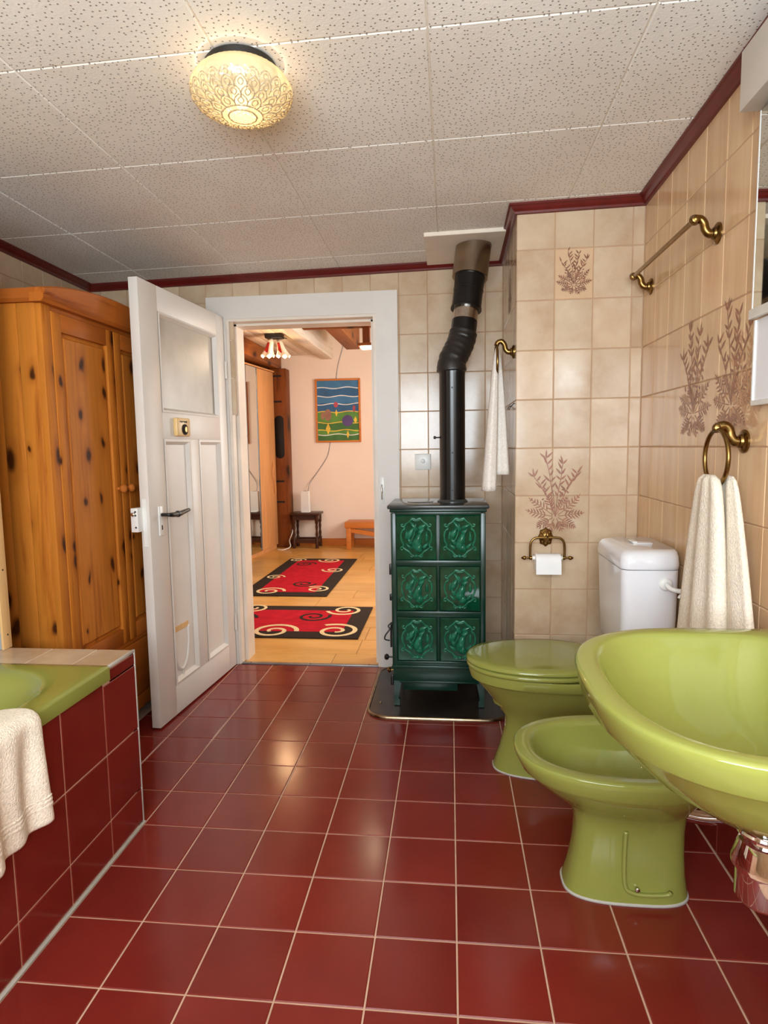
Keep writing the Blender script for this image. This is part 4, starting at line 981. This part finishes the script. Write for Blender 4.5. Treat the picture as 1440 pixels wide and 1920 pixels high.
# ------------------------------------------------------------------ hall beyond the doorway
HY, HX0, HX1 = 6.16, -2.75, .9
hf = struct(box('floor_hall', HX0, HX1, BY+.012, HY, -.1, -.003, 'hall_gap'), 'warm yellow board floor of the hall')
r_ = random.Random(4); y = BY+.012; k = 0
while y < HY:
    h = .27 if k else HB-BY-.012
    x = HX0+.0-(r_.uniform(0, .8)); y1 = min(y+h, HY)
    while x < .4:
        w = r_.choice((.62, .74, .9))
        a, b = max(x, HX0), min(x+w, .5)
        if b-a > .05 and (y > HB or (b > DX0 and a < DX1)):
            if y < HB: a, b = max(a, DX0+.012), min(b, DX1-.012)
            place_tile(hf, (0, 0, 0), (1, 0, 0), (0, 1, 0), a, b, y, y1, 'hall_floor', .003, 'plank')
        x += w
    y = y1; k += 1
struct(box('wall_hall_far', HX0, HX1, HY, HY+.1, 0, 3.2, 'hall_wall'), 'pale peach plaster wall at the end of the hall')
struct(box('wall_hall_left', HX0-.1, HX0, HB, HY, 0, 3.2, 'hall_wall'))
struct(boxes('wall_hall_right', [(HX1, HX1+.1, HB, 2.95, 0, 3.2), (HX1, HX1+.1, 4.85, HY, 0, 3.2), (HX1, HX1+.1, 2.95, 4.85, 0, .9), (HX1, HX1+.1, 2.95, 4.85, 2.0, 3.2)], 'hall_wall'))
struct(boxes('window_added', [(HX1+.02, HX1+.07, 2.95, 3.0, .9, 2.0), (HX1+.02, HX1+.07, 4.8, 4.85, .9, 2.0), (HX1+.02, HX1+.07, 3.87, 3.93, .9, 2.0), (HX1+.02, HX1+.07, 2.95, 4.85, .9, .95), (HX1+.02, HX1+.07, 2.95, 4.85, 1.95, 2.0)], 'paint_white'))  # out-of-view window, added to carry the hall's fill light
struct(box('baseboard_hall', -1.94, HX1, HY-.015, HY, 0, .088, 'orange_wood', None, .002), 'orange wooden baseboard of the hall')
hc = struct(box('ceiling_hall', HX0, -1.42, HB, HY, 2.335, 2.38, 'hall_gap'), 'white boarded ceiling in the left of the hall')
x = HX0
while x < -1.45:
    w = min(.118, -1.45-x); box('plank', x+.002, x+w-.002, HB, HY-.001, 2.318, 2.334, 'hall_ceil', hc, .003); x += .118
struct(box('ceiling_hall_upper', -1.42, HX1, HB, HY, 2.62, 2.66, 'hall_ceil'))
struct(box('ceiling_beam_white', -1.535, -1.405, HB, HY-.001, 2.262, 2.62, 'hall_ceil', None, .004), 'white painted ceiling beam lit from below')
struct(box('ceiling_beam_brown', -1.15, -1.0, HB, 5.62, 2.285, 2.62, 'beam', None, .006), 'brown wooden ceiling beam ending short of the hall wall')
struct(box('ceiling_beam_wall', -2.35, -2.04, HB, HY-.001, 2.15, 2.317, 'beam', None, .006), 'brown wall beam above the mirrored wardrobe')
po = struct(box('pillar_hall', -2.14, -1.945, 5.98, HY-.001, 0, 2.149, 'beam_v', None, .006), 'old brown timber post in the hall corner')
rs = [[(-2.04+.055*math.cos(a), y, 1.36+(.055*math.sin(a)+(.18 if math.sin(a) > 0 else -.22))) for a in [2*pi*k/20 for k in range(20)]] for y in (5.981, 5.976)]
rings_mesh('post_niche', rs, 'dark_gap', po)
for z in (2.05, 1.75, .55, .8): box('post_notch', -2.1, -2.0, 5.976, 5.982, z, z+.02, 'dark_gap', po)
# picture
pc = empty('framed_picture', (-1.35, HY, 1.27), 'framed blue and green landscape picture on the hall wall', 'picture')
PX0, PX1, PZ0, PZ1 = -1.628, -1.078, 1.268, 2.028; fy = HY-.028
for n_, q in (('frame_side', (PX0, PX0+.022, PZ0, PZ1)), ('frame_side', (PX1-.022, PX1, PZ0, PZ1)), ('frame_rail', (PX0+.022, PX1-.022, PZ0, PZ0+.022)), ('frame_rail', (PX0+.022, PX1-.022, PZ1-.022, PZ1))):
    box(n_, q[0], q[1], fy, HY-.001, q[2], q[3], 'orange_wood', pc, .002)
for nm, c in (('pic_sky', (58, 112, 152)), ('pic_sky2', (40, 88, 128)), ('pic_green', (86, 134, 50)), ('pic_green2', (60, 106, 44)), ('pic_white', (226, 222, 214)), ('pic_yellow', (226, 186, 62)), ('pic_purple', (84, 62, 112)), ('pic_red', (168, 66, 78)), ('pic_brown', (150, 104, 82))):
    M[nm] = plain(nm, c, .6, var=.18, nscale=9)
box('canvas', PX0+.02, PX1-.02, HY-.018, HY-.004, PZ0+.02, PZ1-.02, 'pic_sky', pc)
cy_ = HY-.0185; a0, a1 = PX0+.024, PX1-.024; H_ = PZ1-PZ0-.044
def wavy(v0, v1, amp, fr, ph, mat, d, name):
    vs = []; N = 24
    for k in range(N+1):
        x = a0+(a1-a0)*k/N; w = amp*math.sin(fr*k/N*2*pi+ph); vs += [(x, cy_-d, PZ0+.022+H_*min(1, max(0, v0+w))), (x, cy_-d, PZ0+.022+H_*min(1, max(0, v1+w)))]
    py(name, vs, [(2*k, 2*k+2, 2*k+3, 2*k+1) for k in range(N)], mat, pc)
wavy(.48, .62, .01, 1.2, 0, 'pic_sky2', .0002, 'painted_band'); wavy(.74, .86, .012, 1.5, 1, 'pic_sky2', .0002, 'painted_band')
wavy(0, .48, .006, 1, 0, 'pic_green', .0003, 'painted_field'); wavy(.18, .30, .012, 1, 1, 'pic_green2', .0004, 'painted_field'); wavy(.0, .1, .01, 1, 2, 'pic_green2', .0004, 'painted_field')
for v, mt, ph in ((.88, 'pic_white', .5), (.74, 'pic_white', 2), (.61, 'pic_white', 4), (.48, 'pic_yellow', 0), (.3, 'pic_yellow', 2), (.17, 'pic_yellow', 1), (.1, 'pic_white', 3)): wavy(v-.007, v+.007, .012, 1.6, ph, mt, .0006, 'painted_line')
def disc(u, v, ru, rv, mat, d=.0009, n=20):
    py('painted_shape', [(a0+(a1-a0)*u+ru*math.cos(2*pi*k/n), cy_-d, PZ0+.022+H_*v+rv*math.sin(2*pi*k/n)) for k in range(n)], [tuple(range(n))], mat, pc)
disc(.73, .33, .068, .068, 'pic_purple'); disc(.45, .6, .026, .034, 'pic_red'); disc(.89, .53, .016, .04, 'pic_red'); disc(.25, .43, .044, .07, 'pic_brown'); disc(.12, .42, .022, .05, 'pic_brown', .0008)
for u, v, ru, rv in ((.25, .2, .03, .07), (.46, .46, .016, .045), (.73, .1, .018, .05), (.92, .34, .02, .045)): disc(u, v, ru, rv, 'pic_yellow', .0008, 4)
# side table, router, cables
tb = empty('side_table', (-1.745, 6.03, 0), 'small dark turned-leg side table against the hall wall', 'side table')
TA, TB_, TC, TD = -1.905, -1.585, 5.90, 6.135
box('table_top', TA-.02, TB_+.02, TC-.02, TD+.01, .405, .43, 'dark_wood', tb, .004)
for x in (TA+.02, TB_-.02):
    for y in (TC+.02, TD-.02):
        lathe('leg', [(.020, 0), (.020, .12), (.012, .135), (.018, .17), (.011, .21), (.017, .26), (.012, .29), (.020, .31), (.020, .405)], 'dark_wood', tb, (x, y, 0), 'z', 10)
for q in ((TA+.02, TB_-.02, TC+.01, TC+.03), (TA+.02, TB_-.02, TD-.03, TD-.01)): box('apron', *q, .345, .405, 'dark_wood', tb); box('stretcher', *q, .065, .11, 'dark_wood', tb)
for q in ((TA+.01, TA+.03), (TB_-.03, TB_-.01)): box('apron', *q, TC+.02, TD-.02, .345, .405, 'dark_wood', tb); box('stretcher', *q, TC+.02, TD-.02, .065, .11, 'dark_wood', tb)
rt_ = empty('router', (-1.755, 6.02, .43), 'slim upright white router box on the side table', 'router')
rs = [[(-1.755+x*s, 6.02+y*s, z) for x, y in ((-.055, -.02), (.045, -.035), (.055, .02), (-.045, .035))] for z, s in ((.435, 1.0), (.68, .92), (.685, .85))]
rings_mesh('case', rs, 'plastic_white', rt_, smooth=False); box('stand', -1.8, -1.70, 5.98, 6.06, .43, .437, 'plastic_white', rt_, .002); box('vent', -1.775, -1.735, 6.005, 6.03, .6845, .6865, 'dark_gap', rt_)
tag(tube('wall_cable', [(-1.74, 6.1, .68), (-1.72, 6.14, .78), (-1.62, HY-.006, .92), (-1.50, HY-.004, 1.1), (-1.46, HY-.004, 1.27)], .0035, 'metal_trim', None, 6, 6), 'thin grey cable running from picture down to router', 'cable')
tag(tube('ceiling_cable', [(-1.37, HY-.004, 2.03), (-1.34, HY-.004, 2.2), (-1.27, HY-.004, 2.44), (-1.25, HY-.004, 2.6)], .0035, 'metal_trim', None, 6, 6), 'thin grey cable running from picture up to ceiling', 'cable')
tag(tube('floor_cable', [(-2.06, 5.80, .006), (-1.98, 5.78, .006), (-1.92, 5.86, .03), (-1.95, 5.95, .09), (-1.93, 6.0, .17), (-1.925, 6.03, .22)], .006, 'plastic_white', None, 8, 6), 'white cable lying beside the dark side table', 'cable')
# wooden bench end
bn = empty('wooden_bench', (-.9, 5.95, 0), 'orange wooden bench with slanted brace by hall wall', 'bench')
box('bench_top', -1.25, .0, 5.83, 6.13, .255, .325, 'orange_wood', bn, .004)
for x in (-1.235, -.2):
    for y in (5.85, 6.09): box('leg', x, x+.055, y-.01, y+.03, 0, .255, 'orange_wood', bn, .003)
rs = [[(x, y, z+dz) for y, dz in ((5.86, 0), (5.88, 0), (5.88, .05), (5.86, .05))] for x, z in ((-1.2, .205), (-.6, .10))]
rings_mesh('brace', rs, 'orange_wood', bn, smooth=False)
# mirrored wardrobe
hw = empty('mirrored_wardrobe', (-2.09, 5.95, 0), 'tall hall wardrobe with mirror doors and one beech door', 'wardrobe', rz=-math.radians(95.5))
# local x runs from the far end towards the camera, local y points into the hall
def hbox(n_, *q, mat='beech', p=None, b=0): return box(n_, *q, mat, p or hw, b)
box('carcass', 0, 1.9, -.58, -.03, 0, 2.10, 'beech', hw)
box('top_board', -.01, 1.9, -.58, .012, 2.10, 2.115, 'beech', hw)
box('plinth', 0, 1.9, -.58, -.02, 0, .05, 'beech', hw)
d1 = box('beech_door', .002, .50, -.03, 0, .05, 2.095, 'beech', hw, .002)
tube('curved_handle', [(.1, .0, 1.05), (.12, .02, 1.0), (.16, .024, .92), (.1, .024, .78), (.08, .02, .70), (.08, 0, .66)], .005, 'beech', d1, 8, 5)
for a, b in ((.503, .80), (.806, 1.10), (1.106, 1.40), (1.406, 1.70)): box('mirror_door', a, b, -.03, 0, .05, 2.095, 'mirror', hw)
for a in (.5, .8, 1.1, 1.4): box('door_strip', a, a+.008, -.03, .006, .05, 2.095, 'metal_trim', hw)
# rugs
def spiral(cx, cy2, r0, turns, a0, sgn, w, z, name, mat, parent, sx=1.0):
    vs = []; N = int(26*turns)
    for k in range(N+1):
        t = k/N; r = r0*(1-t*.84); a = a0+sgn*t*turns*2*pi; ww = w*(1-.25*t)
        for q in (r+ww/2, r-ww/2): vs.append((cx+q*math.cos(a)*sx, cy2+q*math.sin(a), z))
    o = py(name, vs, [(2*k, 2*k+2, 2*k+3, 2*k+1) for k in range(N)], mat, parent); m = o.modifiers.new('s', 'SOLIDIFY'); m.thickness = .0015; m.offset = 0
def rug(label, x0, x1, y0, y1, bw, sp):
    o = empty('rug', ((x0+x1)/2, (y0+y1)/2, .0), label, 'rug', 'red scroll rugs in the hall')
    box('rug_border', x0, x1, y0, y1, 0, .009, 'rug_dark', o, .002); box('rug_field', x0+bw, x1-bw, y0+bw, y1-bw, .008, .0102, 'rug_red', o)
    for i_, (cx, cy2, r, a, s, mat) in enumerate(sp): spiral(cx, cy2, r, 1.6, a, s, r*.21, .0112+.0001*i_, 'rug_scroll', mat, o)
    return o
x0, x1, y0, y1 = -1.75, -.59, 2.375, 3.155
rug('red and brown scroll rug nearest the bathroom door', x0, x1, y0, y1, .125, [(-1.17, 2.50, .155, 0, 1, 'rug_cream'), (-.76, 2.52, .155, 2.2, -1, 'rug_cream'), (-.78, 3.04, .13, 3.4, 1, 'rug_cream'), (-.98, 2.86, .12, .4, -1, 'rug_dark'), (-1.48, 3.08, .12, 3, 1, 'rug_cream'), (-1.5, 2.8, .12, 0, 1, 'rug_dark')])
x0, x1, y0, y1 = -1.745, -1.01, 3.485, 5.185
rug('red and brown scroll rug farther down the hall', x0, x1, y0, y1, .12, [(-1.53, 3.63, .13, 0, 1, 'rug_cream'), (-1.14, 3.72, .11, 2.4, -1, 'rug_cream'), (-1.30, 3.92, .11, 0, -1, 'rug_dark'), (-1.15, 4.55, .11, 3, 1, 'rug_cream'), (-1.28, 5.07, .12, 3, 1, 'rug_cream'), (-1.5, 4.85, .11, 0, 1, 'rug_dark'), (-1.64, 4.2, .09, 0, 1, 'rug_cream'), (-1.64, 5.08, .09, 0, 1, 'rug_cream')])
# hall ceiling lamp with frilled shades
hl = empty('hall_spot_lamp', (-1.41, 3.62, 2.318), 'black hall ceiling lamp with frilled red and white shades', 'ceiling lamp')
hz = 2.318; hx, hy = -1.715, 4.72
hl.location = (hx, hy, hz)
box('canopy', hx-.085, hx+.085, hy-.06, hy+.06, hz-.045, hz-.001, 'black', hl, .01)
M['shade_white'] = plain('shade_white_glass', (250, 236, 214), .2, var=.04); M['shade_red'] = plain('shade_red_glass', (184, 34, 30), .2, var=.1)
for dx, dy, lean in ((-.03, -.02, -.03), (.038, .02, .028)):
    tube('arm', [(hx+dx*.5, hy+dy, hz-.03), (hx+dx, hy+dy, hz-.06)], .008, 'black', hl, 8, 0)
    rs = []
    for r, h in ((.020, -.05), (.032, -.085), (.038, -.13), (.046, -.175), (.060, -.205), (.068, -.215)):
        fr = 1
        rs.append([(hx+dx+lean*(-h-.05)/.12+r*(1+(.10 if r > .04 else 0)*math.cos(6*a))*math.cos(a), hy+dy+r*(1+(.10 if r > .04 else 0)*math.cos(6*a))*math.sin(a), hz+h+(.012*math.cos(6*a) if r > .04 else 0)) for a in [2*pi*k/36 for k in range(36)]])
    sh = rings_mesh('frilled_shade', rs, 'shade_white', hl, True, False)
    rs2 = []
    for q in (0, 1, 2, 3): rs2.append([(p[0]+(p[0]-(hx+dx))*.03, p[1]+(p[1]-(hy+dy))*.03-.001, p[2]) for p in rs[q][20:32]])
    n = 12; vs = [p for r in rs2[1:4] for p in r]; py('red_stripe', vs, [(i*n+k, i*n+k+1, (i+1)*n+k+1, (i+1)*n+k) for i in range(2) for k in range(3, 8)], 'shade_red', sh)
    lathe('bulb', [(.002, -.15), (.014, -.14), (.016, -.12), (.01, -.09)], 'bulb_spot', sh, (hx+dx+lean*.7, hy+dy, hz), 'z', 12)
tube('lamp_stalk', [(hx+.06, hy, hz-.035), (hx+.13, hy-.02, hz-.05)], .004, 'black', hl, 8, 0)
hsl = bpy.data.lights.new('hall_spot_lamp_light', 'POINT'); hsl.energy = 6; hsl.color = (1, .62, .32); hsl.shadow_soft_size = .06
o = bpy.data.objects.new('hall_spot_lamp_light', hsl); COL.objects.link(o); o.parent = hl; o.location = (0, -.02, -.27)
# wooden gallows lamp hanging from the beam
gy = 3.12
gl_ = empty('wooden_arm_lamp', (-.65, gy, 1.93), 'brown wooden gallows arm lamp hanging at the hall stair', 'lamp')
box('arm', -1.06, -.40, gy-.03, gy+.03, 2.05, 2.085, 'beam', gl_, .004)
box('post', -.625, -.575, gy-.025, gy+.025, 1.935, 2.05, 'beam_v', gl_, .003)
rs = [[(x, y, z) for x, y in ((-.655-o_, gy-.06-o_), (-.42, gy-.06-o_), (-.42, gy+.06+o_), (-.655-o_, gy+.06+o_))] for z, o_ in ((1.935, 0), (1.915, .0))]
rings_mesh('lamp_head', rs, 'beam', gl_, smooth=False)
box('diffuser', -.64, -.43, gy-.05, gy+.05, 1.902, 1.916, 'bulb_small', gl_, .003)
box('hanger', -1.06, -1.02, gy-.02, gy+.02, 2.085, 2.284, 'beam_v', gl_)
hp_ = bpy.data.lights.new('hall_arm_lamp_light', 'POINT'); hp_.energy = 4; hp_.color = (1, .8, .55); hp_.shadow_soft_size = .05
o = bpy.data.objects.new('hall_arm_lamp_light', hp_); COL.objects.link(o); o.parent = gl_; o.matrix_parent_inverse = Matrix.Translation(-gl_.location); o.location = (-.53, gy, 1.88)
